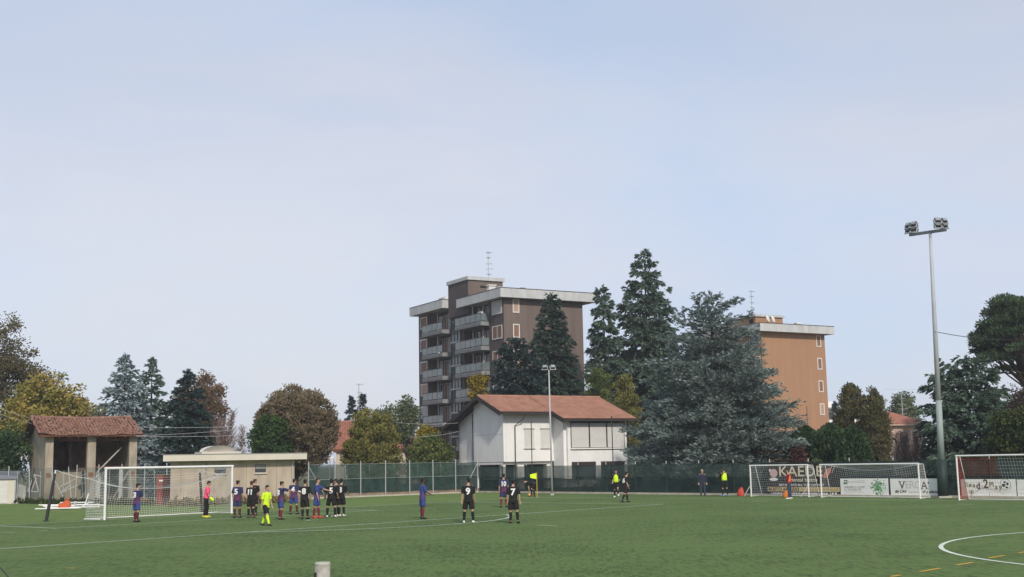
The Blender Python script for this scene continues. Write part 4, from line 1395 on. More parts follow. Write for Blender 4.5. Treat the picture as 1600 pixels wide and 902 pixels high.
def side_fence():
    rng = random.Random(4)
    t = empty('side_fence', (0, 0, 0), 0, 'long dark green netted fence along the far touchline', 'fence')
    L = 66.0; n = 22
    for i in range(n + 1):
        p = FA + FD * (L * i / n)
        b = MB().tube([(p.x, p.y, 0), (p.x, p.y, 2.12)], .04, 8)
        po = b.build('post', DKGREEN, t)
        MB().tube([(p.x, p.y, 2.125), (p.x, p.y, 2.32)], .035, 6).build('post_tip', GALV, po)
        if i < n:
            q = FA + FD * (L * (i + 1) / n)
            net_panel(p, q, 1.0, 2.08, .03, NET_UP, t, 'mesh_net', rng, bulge=.02, off=-.03)
            net_panel(p, q, .12, 1.22, rng.uniform(.03, .16) if i < 12 else .03, NET_LOW, t, 'shade_net', rng, bulge=.07, off=.0)
    for z in (2.08, 1.25):
        a, b_ = FA, FA + FD * L
        MB().tube([(a.x, a.y, z), (b_.x, b_.y, z)], .012, 4).build('tension_wire', DKGREEN, t)
    for px, top in ((832, 656), (959, 650)):
        p = fence_pt(px, 760, .12)
        z = W(px, top, p.y).z
        MB().tube([(p.x, p.y, 0), (p.x, p.y, z)], .035, 6).build('tall_net_post', DKGREEN, t)
    a, b_ = FA + FN * .02, FA + FD * 66 + FN * .02
    k = MB().obox(Vector((a.x, a.y, .05)) + FN * .12, Vector((b_.x, b_.y, .05)) + FN * .12, .36, .14).build('kerb', KERBM)
    tag(k, kind='structure')
side_fence()

def end_fence():
    rng = random.Random(9)
    A_, B_ = Vector((-15.4, 91.0, 0)), Vector((-3.15, 101.6, 0))
    t = empty('end_fence', (0, 0, 0), 0, 'galvanised post fence with green netting right of the changing rooms', 'fence')
    n = 7
    d = (B_ - A_).normalized(); nn = Vector((d.y, -d.x, 0))
    for i in range(n + 1):
        p = A_.lerp(B_, i / n)
        MB().tube([(p.x, p.y, 0), (p.x, p.y, 2.75)], .042, 8).build('post', GALV, t)
        if i < n:
            q = A_.lerp(B_, (i + 1) / n)
            net_panel(p, q, 1.25, 2.5, .03, NET_E, t, 'mesh_net', rng, off=-.06, bulge=.02)
            net_panel(p, q, .35, 1.40, .05, NET_E2, t, 'shade_net', rng, off=-.04, bulge=.04)
            mid = p.lerp(q, .5) - nn * .5
            MB().tube([(mid.x, mid.y, 0), (mid.x, mid.y, 2.45)], .025, 6).build('back_post', GALV, t)
    for i, s in ((0, 1), (n, -1)):
        p = A_.lerp(B_, i / n); q = p + d * s * 1.5
        MB().tube([(p.x, p.y, 2.4), (q.x, q.y, .1)], .03, 6).build('brace', GALV, t)
    for z in (2.5, 1.4):
        MB().tube([(A_.x, A_.y, z), (B_.x, B_.y, z)], .012, 4).build('tension_wire', GALV, t)
    w = MB().obox(A_ - nn * .25 + Vector((0, 0, .17)), B_ - nn * .25 + Vector((0, 0, .17)), .25, .36).build('low_wall', WALLB, t)
    k = MB().obox(A_ + nn * .25 + Vector((0, 0, .04)), B_ + nn * .25 + Vector((0, 0, .04)), .3, .14).build('kerb', KERBM)
    tag(k, kind='structure')
    # second galvanised fence section left of the changing rooms, in front of the shed
    t = empty('shed_fence', (0, 0, 0), 0, 'rickety galvanised mesh fence in front of the old shed', 'fence')
    A_, B_ = Vector((-42.5, 94.0, 0)), Vector((-24.6, 92.6, 0))
    n = 10
    for i in range(n + 1):
        p = A_.lerp(B_, i / n)
        lean = rng.normalvariate(0, .06)
        MB().tube([(p.x, p.y, 0), (p.x + lean, p.y, 2.85)], .038, 8).build('post', GALV, t)
        if i < n:
            q = A_.lerp(B_, (i + 1) / n)
            net_panel(p, q, .1, 2.75 - .25 * rng.random(), .08, NET_L, t, 'mesh_net', rng, off=-.05, bulge=.05)
            mid = p.lerp(q, .5)
            MB().tube([(mid.x, mid.y - .2, 0), (mid.x + rng.normalvariate(0, .08), mid.y - .2, 2.4)], .022, 6).build('thin_post', GALV, t)
    for x, s in ((-26.5, 1), (-34.0, -1), (-30.5, 1)):
        MB().tube([(x, 92.5, .1), (x + s * 1.2, 92.6, 2.3)], .028, 6).build('brace', GALV, t)
    w = MB().obox(A_ + Vector((0, .35, .1)), B_ + Vector((0, .35, .1)), .25, .3).build('low_wall', WALLB, t)
end_fence()

# ------------------------------------------------------------------ goals
def net_sheet(b, fn, nu, nw, r, su=None, sw=None):
    """cords of a net on the surface fn(u, w), u and w in 0..1"""
    su = su or 10; sw = sw or 14
    def cord(pts):
        pts = [Vector(p) for p in pts]
        n = 3
        vs, fs = [], []
        for i, p in enumerate(pts):
            d = pts[min(i + 1, len(pts) - 1)] - pts[max(i - 1, 0)]
            x, y = orthobasis(d)
            for k in range(n):
                a = 2.094 * k
                vs.append(p + x * math.cos(a) * r + y * math.sin(a) * r)
        for i in range(len(pts) - 1):
            for k in range(n):
                fs.append((i * n + k, i * n + (k + 1) % n, (i + 1) * n + (k + 1) % n, (i + 1) * n + k))
        b.add(vs, fs)
    for i in range(nu + 1):
        cord([fn(i / nu, j / sw) for j in range(sw + 1)])
    for j in range(nw + 1):
        cord([fn(i / su, j / nw) for i in range(su + 1)])

def main_goal():
    base = F(0, 0); rz = YAW
    t = empty('football_goal', base, rz, 'full size white football goal with sagging net at the left', 'goal')
    # local: x along the goal line, -y into the pitch, +y behind
    for s in (-1, 1):
        MB().tube([(s * 3.72, 0, 0), (s * 3.72, 0, 2.503)], .06, 12).build('post', GOALW, t)
    MB().tube([(-3.782, 0, 2.50), (3.782, 0, 2.50)], .06, 12).build('crossbar', GOALW, t)
    hw = 3.70
    def back_edge(u):                 # upper back edge of the net
        x = -hw + 2 * hw * u
        z = 1.98 - 0.62 * (4 * u * (1 - u)) ** .8 + .12 * u
        return Vector((x * 1.02, 1.25 + .10 * math.sin(u * 3.1), z))
    b = MB()
    net_sheet(b, lambda u, w: Vector((-hw + 2 * hw * u, .06, 2.44)).lerp(back_edge(u), w) - Vector((0, 0, .22 * math.sin(w * math.pi))), 54, 11, .006, 28, 8)
    b.build('net_roof', NETW, t)
    b = MB()
    net_sheet(b, lambda u, w: back_edge(u).lerp(Vector((-hw * 1.04 + 2 * hw * 1.04 * u, 1.55 + .05 * math.sin(u * 23), .03)), w) + Vector((.03 * math.sin(w * 9 + u * 30), .18 * math.sin(w * 3.0), 0)), 54, 15, .006, 36, 10)
    b.build('net_back', NETW, t)
    for s in (-1, 1):
        b = MB()
        def fs_(u, w, s=s):
            e = back_edge(0 if s < 0 else 1)
            top = Vector((s * hw, .05, 2.42)).lerp(e, u)
            bot = Vector((s * hw, .05, .03)).lerp(Vector((s * hw * 1.04, 1.55, .03)), u)
            return top.lerp(bot, w) + Vector((s * .14 * math.sin(u * math.pi) * math.sin(w * math.pi), 0, 0))
        net_sheet(b, fs_, 13, 16, .006, 8, 10)
        b.build('net_side', NETW, t)
    b = MB()
    rope = [back_edge(i / 30) for i in range(31)]
    b.tube(rope, .022, 5)
    b.build('net_rope', NETW, t)
    MB().tube([(-hw * 1.06, 0.1, .035), (-hw * 1.06, 1.58, .035), (hw * 1.06, 1.58, .035), (hw * 1.06, 0.1, .035)], .03, 6).build('ground_bar', GOALW, t)
    # padded posts that hold the net up, and their ropes
    Mi = Matrix.Rotation(-rz, 3, 'Z')
    for i, (pb, pt_, lab) in enumerate((((72, 815), (87, 735), 'leaning black net post with pale tip left of the big goal'), ((316, 802), (312, 734), 'upright black net post behind the right half of the big goal'))):
        q = G(*pb); top = W(pt_[0], pt_[1], q.y + (.6 if i == 0 else .1))
        po = empty('net_post', q, 0, lab, 'post', 'black posts holding the goal net')
        d = top - q
        MB().tube([(0, 0, 0), tuple(d * .55), tuple(d * .93)], [.085, .075, .06], 10).build('padding', BLACKP, po)
        MB().tube([tuple(d * .931), tuple(d)], .05, 8).build('tip', GALV, po)
        MB().tube([tuple(d * -.0), tuple(d * .005 + Vector((0, 0, .02)))], .16, 8).build('foot', BLACKP, po)
        loc_top = Mi @ (top - base)
        e = back_edge(0 if i == 0 else 1)
        mid = loc_top.lerp(e, .5) - Vector((0, 0, .06))
        MB().tube([loc_top, mid, e], .014, 5).build('rope', NETW, t)
main_goal()

def youth_goal(label, p0, p1, h, depth_top, depth_base, brace, group, net_mats=None, side=True, r=.045, hexnet=False, sag=0.0, back=1):
    p0, p1 = Vector(p0), Vector(p1)
    p0.z = p1.z = 0
    d = p1 - p0; w = d.length
    t = empty('training_goal', p0, math.atan2(d.y, d.x), label, 'goal', group)
    for x in (0, w):
        MB().tube([(x, 0, 0), (x, 0, h + .002)], r, 10).build('post', GOALW, t)
    MB().tube([(-r, 0, h), (w + r, 0, h)], r, 10).build('crossbar', GOALW, t)
    for x in (0, w):
        s = MB()
        s.tube([(x, .03, h - .02), (x, depth_top, h - .03), (x, depth_base, .04), (x, .04, .03)], .022, 6)
        s.build('side_frame', GOALW, t)
        if brace:
            MB().tube([(x, .0, .75), (x - .55, -.02, .02)], .022, 6).build('brace', GOALW, t)
    MB().tube([(0, depth_base, .035), (w, depth_base, .035)], .022, 6).build('base_bar', GOALW, t)
    nm = net_mats or [(0, 1, NETW)]
    for (a, b_, m) in nm:
        nb = MB()
        n = max(4, int(w * (b_ - a) / .15))
        def top(u): return Vector(((a + (b_ - a) * u) * w, 0, 0))
        net_sheet(nb, lambda u, q: top(u) + Vector((0, depth_top * q, h - sag * math.sin((a + (b_ - a) * u) * math.pi) * q - .03)), n, 4, .0042, 14, 3)
        net_sheet(nb, lambda u, q: top(u) + Vector((0, depth_top + (depth_base - depth_top) * q, (h - .03 - sag * math.sin((a + (b_ - a) * u) * math.pi)) * (1 - q) + .03)), n, 13, .0042, 14, 6)
        nb.build('net', m, t)
    for x in (0, w):
        nb = MB()
        net_sheet(nb, lambda u, q: Vector((x, u * (depth_top + (depth_base - depth_top) * q), (h - .03) * (1 - q) + .03)), 6, 13, .0042, 4, 6)
        nb.build('net_side', nm[0][2] if x == 0 else nm[-1][2], t)
    return t
NETD = mat('grey_net_cord', (0.45, 0.47, 0.48), 0.8, 0.0)
NETR = mat('brick_red_net_cord', (0.30, 0.085, 0.06), 0.8, 0.0)
NETY = mat('cream_net_cord', (0.62, 0.60, 0.50), 0.8, 0.0)
youth_goal('small white training goal with diagonal feet in front of the black banner', G(1174, 776), G(1264, 777), 1.93, .55, 1.1, True, 'training goals by the side fence', [(0, 1, NETD)])
q0, q1 = G(1284, 777.6), G(1438, 779.6)
youth_goal('white training goal with drooping net in front of the white boards', q0, q1, 1.93, .5, .9, False, 'training goals by the side fence', [(0, 1, NETD)], sag=.35)
g3 = G(1499, 782)
g3b = g3 + FD * 6.0
tg = youth_goal('white training goal with red netting at the right edge', g3, g3b, 2.32, .35, 1.0, False, 'training goals by the side fence', [(0, .33, NETR), (.33, .62, NETD), (.62, 1, NETY)])
RNET = netting('red_wind_net', (0.20, 0.035, 0.025), 0.62)
pts = [(-.03, .02, .05), (-.03, 1.0, .05), (-.03, .4, 2.25), (-.03, .02, 2.25)]
MB().poly([Vector(p) for p in pts]).build('red_side_net', RNET, tg)
RNET2 = netting('thin_red_net', (0.20, 0.05, 0.035), 0.34)
MB().poly([Vector(p) for p in ((.05, .37, 2.25), (2.0, .37, 2.25), (2.0, .62, 1.3), (.05, .62, 1.3))]).build('red_back_net', RNET2, tg)

# ------------------------------------------------------------------ advertising boards on the side fence
BANK = mat('black_banner_vinyl', (0.014, 0.012, 0.012), 0.6, 0.2, 1.5)
BANW = mat('white_banner_vinyl', (0.80, 0.80, 0.77), 0.6, 0.05, 1.5)
INK_CREAM = mat('cream_print', (0.62, 0.54, 0.40), 0.6, 0.03)
INK_W = mat('white_print', (0.72, 0.70, 0.68), 0.6, 0.03)
INK_GOLD = mat('gold_print', (0.55, 0.42, 0.22), 0.6, 0.08, 2)
INK_DGOLD = mat('dark_gold_print', (0.40, 0.27, 0.09), 0.6, 0.05)
INK_K = mat('black_print', (0.02, 0.018, 0.018), 0.6, 0.0)
INK_PINK = mat('pink_print', (0.55, 0.36, 0.36), 0.6, 0.2, 4)
INK_SALM = mat('salmon_print', (0.55, 0.20, 0.14), 0.6, 0.25, 5)
INK_G = mat('green_print', (0.12, 0.36, 0.12), 0.6, 0.3, 3)
INK_DG = mat('dark_green_print', (0.02, 0.07, 0.045), 0.6, 0.1)
INK_GREY = mat('faded_grey_print', (0.42, 0.42, 0.41), 0.6, 0.03)
INK_LG = mat('pale_grey_print', (0.53, 0.53, 0.51), 0.6, 0.03)
INK_BR = mat('brown_print', (0.10, 0.045, 0.04), 0.6, 0.05)
INK_OL = mat('olive_print', (0.22, 0.22, 0.12), 0.6, 0.05)

def board(label, pxl, pxr, ptop, pbot, m, off=.22, group=None, name='advertising_board', frame=True):
    a = fence_pt(pxl, 765, off); b_ = fence_pt(pxr, 765, off)
    w = (Vector((b_.x, b_.y)) - Vector((a.x, a.y))).length
    z1 = W(pxl, ptop, a.y).z; z0 = W(pxl, pbot, a.y).z
    t = empty(name, (a.x, a.y, 0), FROT, label, 'banner', group)
    n = 10
    vs, fs = [], []
    for i in range(n + 1):
        x = w * i / n
        for z in (z0, z1):
            for y in (0.0, .03):
                vs.append((x, y, z))
    for i in range(n):
        q = i * 4
        fs += [(q, q + 4, q + 6, q + 2), (q + 1, q + 3, q + 7, q + 5), (q + 2, q + 6, q + 7, q + 3), (q, q + 1, q + 5, q + 4)]
    fs += [(0, 2, 3, 1), (4 * n, 4 * n + 1, 4 * n + 3, 4 * n + 2)]
    MB().add(vs, fs).build('panel', m, t)
    st = MB()
    for x in (.1, w / 2, w - .1):
        st.box(x - .03, x + .03, .035, .09, 0, z1 + .02)
    st.build('stakes', DKGREEN, t)
    return t, w, z0, z1

def dots(par, spots, m, name='printed_mark', y=-.006):
    b = MB()
    for (x0, x1, z0, z1) in spots:
        b.box(x0, x1, y, -.001, z0, z1)
    return b.build(name, m, par)

def strokes(par, lines, w, m, name='printed_stroke', y=-.006):
    b = MB()
    for pts in lines:
        for i in range(len(pts) - 1):
            p, q = Vector((pts[i][0], y / 2, pts[i][1])), Vector((pts[i + 1][0], y / 2, pts[i + 1][1]))
            b.obox(p, q, w, abs(y) * .8, up=(0, 1, 0))
    return b.build(name, m, par)

def ring(cx, cz, r, a0=0, a1=2 * math.pi, n=20, ez=1.0):
    return [(cx + r * math.cos(a0 + (a1 - a0) * i / n), cz + ez * r * math.sin(a0 + (a1 - a0) * i / n)) for i in range(n + 1)]
def disc(b, cx, cz, rx, rz, y=-.006, n=18, rot=0.0):
    pts = []
    for i in range(n):
        a = 2 * math.pi * i / n
        x, z = rx * math.cos(a), rz * math.sin(a)
        pts.append((cx + x * math.cos(rot) - z * math.sin(rot), y, cz + x * math.sin(rot) + z * math.cos(rot)))
    b.prism([Vector(p) for p in reversed(pts)], (0, abs(y) * .8, 0))
    return b

# big black restaurant banner
t, w, z0, z1 = board('large black restaurant banner reading KAEDE on the side fence', 1199.5, 1312.5, 725.5, 774, BANK)
X = lambda f: w * (f - 125) / (1520 - 125)
ZZ = lambda p: z1 + (z0 - z1) * (p - 130) / (715 - 130)
text(t, 'KAEDE', (ZZ(165) - ZZ(360)) * 1.40, INK_CREAM, ((X(370) + X(1210)) / 2, -.006, ZZ(360)), bold=.006, width=X(1210) - X(370))
text(t, 'oriental bistro', (ZZ(385) - ZZ(455)) * 1.35, INK_CREAM, ((X(520) + X(1110)) / 2, -.006, ZZ(455)), width=X(1110) - X(520), bold=.004)
text(t, 'RISTORANTE ALL YOU CAN EAT', (ZZ(500) - ZZ(535)) * 1.45, INK_W, ((X(360) + X(1230)) / 2, -.006, ZZ(535)), width=X(1230) - X(360), bold=.003)
dots(t, [(X(128), X(1515), ZZ(640), ZZ(560))], INK_GOLD, 'gold_band', -.008)
text(t, 'BUSTO ARSIZIO', (ZZ(570) - ZZ(625)) * 1.42, INK_K, ((X(145) + X(750)) / 2, -.011, ZZ(625)), width=X(750) - X(145), bold=.008)
rng = random.Random(1)
sp = []; x = 790
while x < 1460:
    ww = rng.choice((14, 22, 26)); sp.append((X(x), X(x + ww), ZZ(620), ZZ(rng.choice((578, 590))))); x += ww + rng.choice((8, 10, 20))
dots(t, sp, INK_DGOLD, 'faded_address_print', -.011)['kind'] = 'stuff'
sp = []; x = 195
while x < 1310:
    ww = rng.choice((12, 18, 22)); sp.append((X(x), X(x + ww), ZZ(690), ZZ(rng.choice((660, 668))))); x += ww + rng.choice((6, 8, 16))
dots(t, sp, INK_W, 'small_print')['kind'] = 'stuff'
em = disc(MB(), X(262), ZZ(300), X(262) - X(185), ZZ(225) - ZZ(300) + .02).build('round_pink_emblem', INK_PINK, t)
disc(disc(MB(), X(258), ZZ(415), X(345) - X(258), ZZ(385) - ZZ(415)), X(190), ZZ(245), .07, .10).build('emblem_base', INK_W, t)
b = MB(); disc(b, X(1300), ZZ(305), .40, .17, -.008, 18, R(48)); b.build('salmon_slice', INK_SALM, t)
strokes(t, [[(X(1340), ZZ(300)), (X(1415), ZZ(135))], [(X(1385), ZZ(310)), (X(1465), ZZ(135))]], .035, INK_PINK, 'chopstick', -.012)
dots(t, [(X(1365), X(1400), ZZ(700), ZZ(655)), (X(1425), X(1460), ZZ(700), ZZ(655))], INK_W, 'small_logo')

# white board with green leaf print
t, w, z0, z1 = board('white board with green leafy print right of the black banner', 1313.6, 1388, 748, 774, BANW)
X = lambda f: w * (f - 60) / (1385 - 60)
ZZ = lambda p: z1 + (z0 - z1) * (p - 140) / (605 - 140)
lg = MB(); lg.prism([Vector((X(150), -.006, ZZ(295))), Vector((X(265), -.006, ZZ(295))), Vector((X(270), -.006, ZZ(180))), Vector((X(170), -.006, ZZ(180)))], (0, .005, 0))
lg.build('square_logo', INK_DG, t)
strokes(t, [[(X(165), ZZ(250)), (X(210), ZZ(200)), (X(235), ZZ(270))], [(X(205), ZZ(240)), (X(260), ZZ(210))]], .03, BANW, 'logo_stroke', -.010)
text(t, 'KINESIS', (ZZ(190) - ZZ(255)) * 1.4, INK_LG, (X(520), -.006, ZZ(255)), width=X(750) - X(290))
text(t, 'ABBIAMO A CUORE', (ZZ(340) - ZZ(390)) * 1.4, INK_GREY, (X(455), -.006, ZZ(392)), width=X(745) - X(160), bold=.003)
text(t, 'LA TUA SALUTE', (ZZ(410) - ZZ(465)) * 1.35, INK_GREY, (X(405), -.006, ZZ(463)), width=X(645) - X(160), bold=.003)
dots(t, [(X(170), X(700), ZZ(512), ZZ(502))], INK_GREY, 'underline')
dots(t, [(X(150), X(860), ZZ(562), ZZ(556))], INK_LG, 'underline')
b = MB(); b2 = MB(); rg = np.random.default_rng(3)
for i in range(230):
    r_ = abs(rg.normal(0, .42)); a = rg.uniform(0, 6.28)
    x_, z_ = X(1110) + r_ * math.cos(a) * .72, ZZ(370) + r_ * math.sin(a) * .95
    if z0 + .04 < z_ < z1 - .04 and X(850) < x_ < w - .04:
        disc(b if rg.random() < .72 else b2, x_, z_, rg.uniform(.03, .07), rg.uniform(.015, .03), -.005 - .003 * rg.random(), 6, rg.uniform(0, 3))
tag(b.build('leaf_print', INK_G, t), kind='stuff'); tag(b2.build('leaf_print', INK_DG, t), kind='stuff')

# white board with serif letters
t, w, z0, z1 = board('white board with big serif letters and faded middle', 1391.6, 1469.3, 748, 775, BANW)
X = lambda f: w * (f - 120) / (1420 - 120)
ZZ = lambda p: z1 + (z0 - z1) * (p - 140) / (600 - 140)
hh = (ZZ(205) - ZZ(405))
text(t, 'V', hh * 1.42, INK_BR, (X(435), -.006, ZZ(405)), bold=.008)
text(t, 'E', hh * 1.42, INK_LG, (X(575), -.006, ZZ(395)))
text(t, 'R', hh * 1.42, INK_LG, (X(700), -.006, ZZ(395)))
text(t, 'G', hh * 1.42, INK_LG, (X(850), -.006, ZZ(395)))
text(t, 'A', hh * 1.42, INK_BR, (X(1015), -.006, ZZ(412)), bold=.006)
dots(t, [(X(345), X(425), ZZ(218), ZZ(205)), (X(465), X(520), ZZ(218), ZZ(205)), (X(940), X(995), ZZ(418), ZZ(405)), (X(1040), X(1095), ZZ(418), ZZ(405))], INK_BR, 'serif')
b = MB(); disc(b, X(1125), ZZ(250), .045, .05); disc(b, X(1120), ZZ(410), .02, .02); b.build('printed_dot', INK_BR, t)
text(t, 'dal CAV', (ZZ(435) - ZZ(510)) * 1.4, INK_BR, (X(385), -.006, ZZ(510)), width=X(545) - X(225), bold=.006, shear=.25)
text(t, 'imprese', (ZZ(450) - ZZ(510)) * 1.3, INK_LG, (X(720), -.006, ZZ(510)), width=X(850) - X(600), shear=.25)
text(t, 'di pulizie', (ZZ(445) - ZZ(515)) * 1.4, INK_BR, (X(1145), -.006, ZZ(515)), width=X(1340) - X(945), bold=.006, shear=.25)

# white sports board
t, w, z0, z1 = board('white Ready2Play board with printed ball behind the red netted goal', 1502, 1587.5, 749, 777, BANW)
X = lambda f: w * (f - 180) / (1080 - 180)
ZZ = lambda p: z1 + (z0 - z1) * (p - 525) / (820 - 525)
for ch, f0, base, sz, mm in (('R', 275, 650, 62, INK_OL), ('e', 335, 648, 62, INK_OL), ('a', 400, 655, 62, INK_OL), ('d', 470, 678, 84, INK_BR), ('y', 535, 668, 50, INK_LG), ('2', 598, 665, 112, INK_BR),
                             ('P', 678, 645, 62, INK_OL), ('l', 718, 645, 62, INK_OL), ('a', 768, 688, 66, INK_OL), ('y', 835, 690, 66, INK_OL)):
    text(t, ch, (ZZ(0) - ZZ(sz)) * 1.75, mm, (X(f0), -.006, ZZ(base)), bold=.01)
strokes(t, [ring(X(918), ZZ(612), .30)], .02, INK_OL, 'ball_outline')
b = MB(); disc(b, X(890), ZZ(622), .10, .09); disc(b, X(950), ZZ(600), .07, .08); disc(b, X(938), ZZ(658), .08, .05); disc(b, X(908), ZZ(572), .08, .05); b.build('ball_patch', INK_K, t)
def wave(za, zb_, zc_, f0=420, f1=1025):
    out = []
    for i in range(15):
        s = i / 14
        out.append((X(f0 + (f1 - f0) * s), ZZ(za + (zb_ - za) * s - zc_ * math.sin(s * 2 * math.pi))))
    return out
strokes(t, [wave(725, 620, 35), wave(735, 655, 40), wave(722, 700, 42)], .018, INK_GREY, 'swoosh')
strokes(t, [ring(X(605), ZZ(752), .18, -2.2, 2.0)], .018, INK_GREY, 'curl')
strokes(t, [[(X(305), ZZ(708)), (X(390), ZZ(708)), (X(385), ZZ(755)), (X(350), ZZ(792)), (X(315), ZZ(755)), (X(305), ZZ(708))]], .022, INK_OL, 'crest')
b = MB(); disc(b, X(350), ZZ(740), .07, .08); b.build('crest_mark', INK_OL, t)
t, w, z0, z1 = board('blank white board at the far right end of the fence', 1589.5, 1650, 749.5, 778, BANW)
dots(t, [(.1, w - .2, z0 + (z1 - z0) * .45, z0 + (z1 - z0) * .47), (.1, w - .2, z0 + (z1 - z0) * .22, z0 + (z1 - z0) * .235)], INK_LG, 'fold_line')

# ------------------------------------------------------------------ lamps
LAMPB = mat('floodlight_body', (0.13, 0.14, 0.15), 0.4, 0.1, 3, metal=0.4)
LAMPG = mat('floodlight_glass', (0.30, 0.32, 0.34), 0.1, 0.1, 3, spec=0.6)
POLEG = mat('mast_paint_grey', (0.40, 0.42, 0.44), 0.5, 0.1, 0.6)
POLEN = mat('mast_paint_green', (0.27, 0.32, 0.30), 0.55, 0.12, 0.6)
def floodlight(par, c, yaw, tilt, sx=.55, sz=.42):
    M_ = Matrix.Rotation(yaw, 3, 'Z') @ Matrix.Rotation(tilt, 3, 'X')
    c = Vector(c)
    def bx(b, *q):
        n0 = len(b.v); b.box(*q)
        b.v[n0:] = [tuple(c + M_ @ Vector(p)) for p in b.v[n0:]]
        return b
    l = bx(MB(), -sx / 2, sx / 2, -.10, .14, -sz / 2, sz / 2)
    for k in range(5):
        bx(l, -sx / 2 + .05 + k * (sx - .1) / 4 - .012, -sx / 2 + .05 + k * (sx - .1) / 4 + .012, .14, .24, -sz / 2 + .05, sz / 2 - .05)
    o = l.build('floodlight', LAMPB, par)
    bx(MB(), -sx / 2 + .04, sx / 2 - .04, -.115, -.102, -sz / 2 + .04, sz / 2 - .04).build('lens', LAMPG, o)
    bx(bx(bx(MB(), -sx / 2 - .04, -sx / 2 - .005, -.03, .03, -sz / 2 - .15, .05), sx / 2 + .005, sx / 2 + .04, -.03, .03, -sz / 2 - .15, .05), -sx / 2 - .03, sx / 2 + .03, -.025, .025, -sz / 2 - .145, -sz / 2 - .11).build('bracket', GALV, o)
    return o

def tall_mast():
    p = G(1474, 778); p.z = 0
    z = W(1453.5, 364, p.y).z
    t = empty('floodlight_mast', p, 0, 'tall grey green floodlight mast with two lamp clusters', 'lamp post')
    tilt = (W(1453.5, 364, p.y).x - p.x)
    at_ = lambda s: (tilt * s, 0, z * s)
    MB().tube([at_(.14), at_(.36)], [.185, .165], 14).build('lower_pole', POLEN, t, True)
    MB().tube([at_(.361), at_(.70), at_(1.0)], [.150, .115, .085], 14).build('upper_pole', POLEG, t, True)
    MB().tube([at_(0), at_(.139)], [.30, .29], 14).build('padding', DKGREEN, t, True)
    MB().box(-.35, .35, -.35, .35, 0, .1).build('base', CONC, t)
    d = Vector((.75, -.66, 0))
    c = Vector(at_(1.0))
    a, b_ = c - d * 1.25, c + d * .95
    MB().obox(a + Vector((0, 0, .05)), b_ + Vector((0, 0, .05)), .14, .16).build('crossarm', LAMPB, t)
    for base, yaw in ((a + d * .15, R(-60)), (b_ - d * .3, R(15))):
        for i in range(2):
            for j in range(2):
                off = Vector((math.cos(yaw), math.sin(yaw), 0)) * (i - .5) * .44
                floodlight(t, base + off + Vector((0, 0, .36 + j * .28)), yaw + (i - .5) * .3, R(-32), .34, .23)
    MB().tube([at_(.62), tuple(Vector(at_(.62)) + Vector((.0, -.2, 0)))], .03, 6).build('cable_hook', GALV, t)
    top = p + Vector(at_(.62))
    # cable to the right
    e = W(1640, 529, 66)
    cb = MB()
    pts = []
    for i in range(15):
        s = i / 14
        q = top.lerp(e, s); q.z -= .25 * 4 * s * (1 - s)
        pts.append(q)
    cb.tube(pts, .02, 5)
    tag(cb.build('overhead_cable', DCABLE), 'dark cable running from the tall mast to the right edge', 'cable')
tall_mast()

def small_mast():
    p = G(863, 774); p.z = 0
    z = W(857.5, 578, p.y).z
    t = empty('lamp_mast', p, 0, 'slim grey lamp mast with twin floodlights in front of the white house', 'lamp post')
    x = W(857.5, 578, p.y).x - p.x
    MB().tube([(0, 0, 0), (x * .5, 0, z * .5), (x, 0, z)], [.07, .06, .045], 10).build('pole', POLEG, t, True)
    MB().obox((x - .35, 0, z), (x + .35, 0, z), .06, .06).build('crossarm', LAMPB, t)
    for s in (-1, 1):
        floodlight(t, (x + s * .27, -.05, z + .22), R(20 * s), R(-25), .36, .24)
    MB().box(-.12, .12, -.12, .12, 0, .12).build('base', CONC, t)
small_mast()

# ------------------------------------------------------------------ cables
def cable(label, a, b_, sag, m=CABLE, r=.012, n=16):
    pts = []
    for i in range(n + 1):
        s = i / n
        q = Vector(a).lerp(Vector(b_), s); q.z -= sag * 4 * s * (1 - s)
        pts.append(q)
    tag(MB().tube(pts, r, 5).build('overhead_cable', m), label, 'cable')
pole = empty('utility_pole', W(418, 722, 104).xy.to_3d(), 0, 'thin pale utility pole hidden in the green bush', 'pole')
MB().tube([(0, 0, 0), (0, 0, 5.6)], .05, 8).build('pole', GALV, pole)
PB = W(418, 722, 104)
for i, (ya, yb, lab) in enumerate(((667.5, 664, 'upper pale cable from the shed to the green bush'), (681, 666.5, 'middle pale cable from the shed to the green bush'), (681.8, 678, 'lower pale cable from the shed to the green bush'))):
    cable(lab, W(212, ya, 98), W(417, yb, PB.y), .12)
cable('pale cable dropping in from the left edge above the shed', W(-40, 622, 96), W(52, 655, 99), .1)
cable('second pale cable at the left edge above the shed', W(-40, 632, 96), W(50, 662, 99), .1)
cable('pale cable running into the left side of the white house', W(618, 660, 112), W(716, 661, 115), .15)
cable('lower pale cable running into the left side of the white house', W(640, 683, 112), W(718, 674, 115), .15)
cable('thin cable sagging in front of the hedge below the orange block', W(1236, 676, 88), W(1500, 655, 76), 1.0, DCABLE, .009)
cable('thin high cable behind the right deodar', W(1380, 608, 120), W(1470, 606, 120), .1)

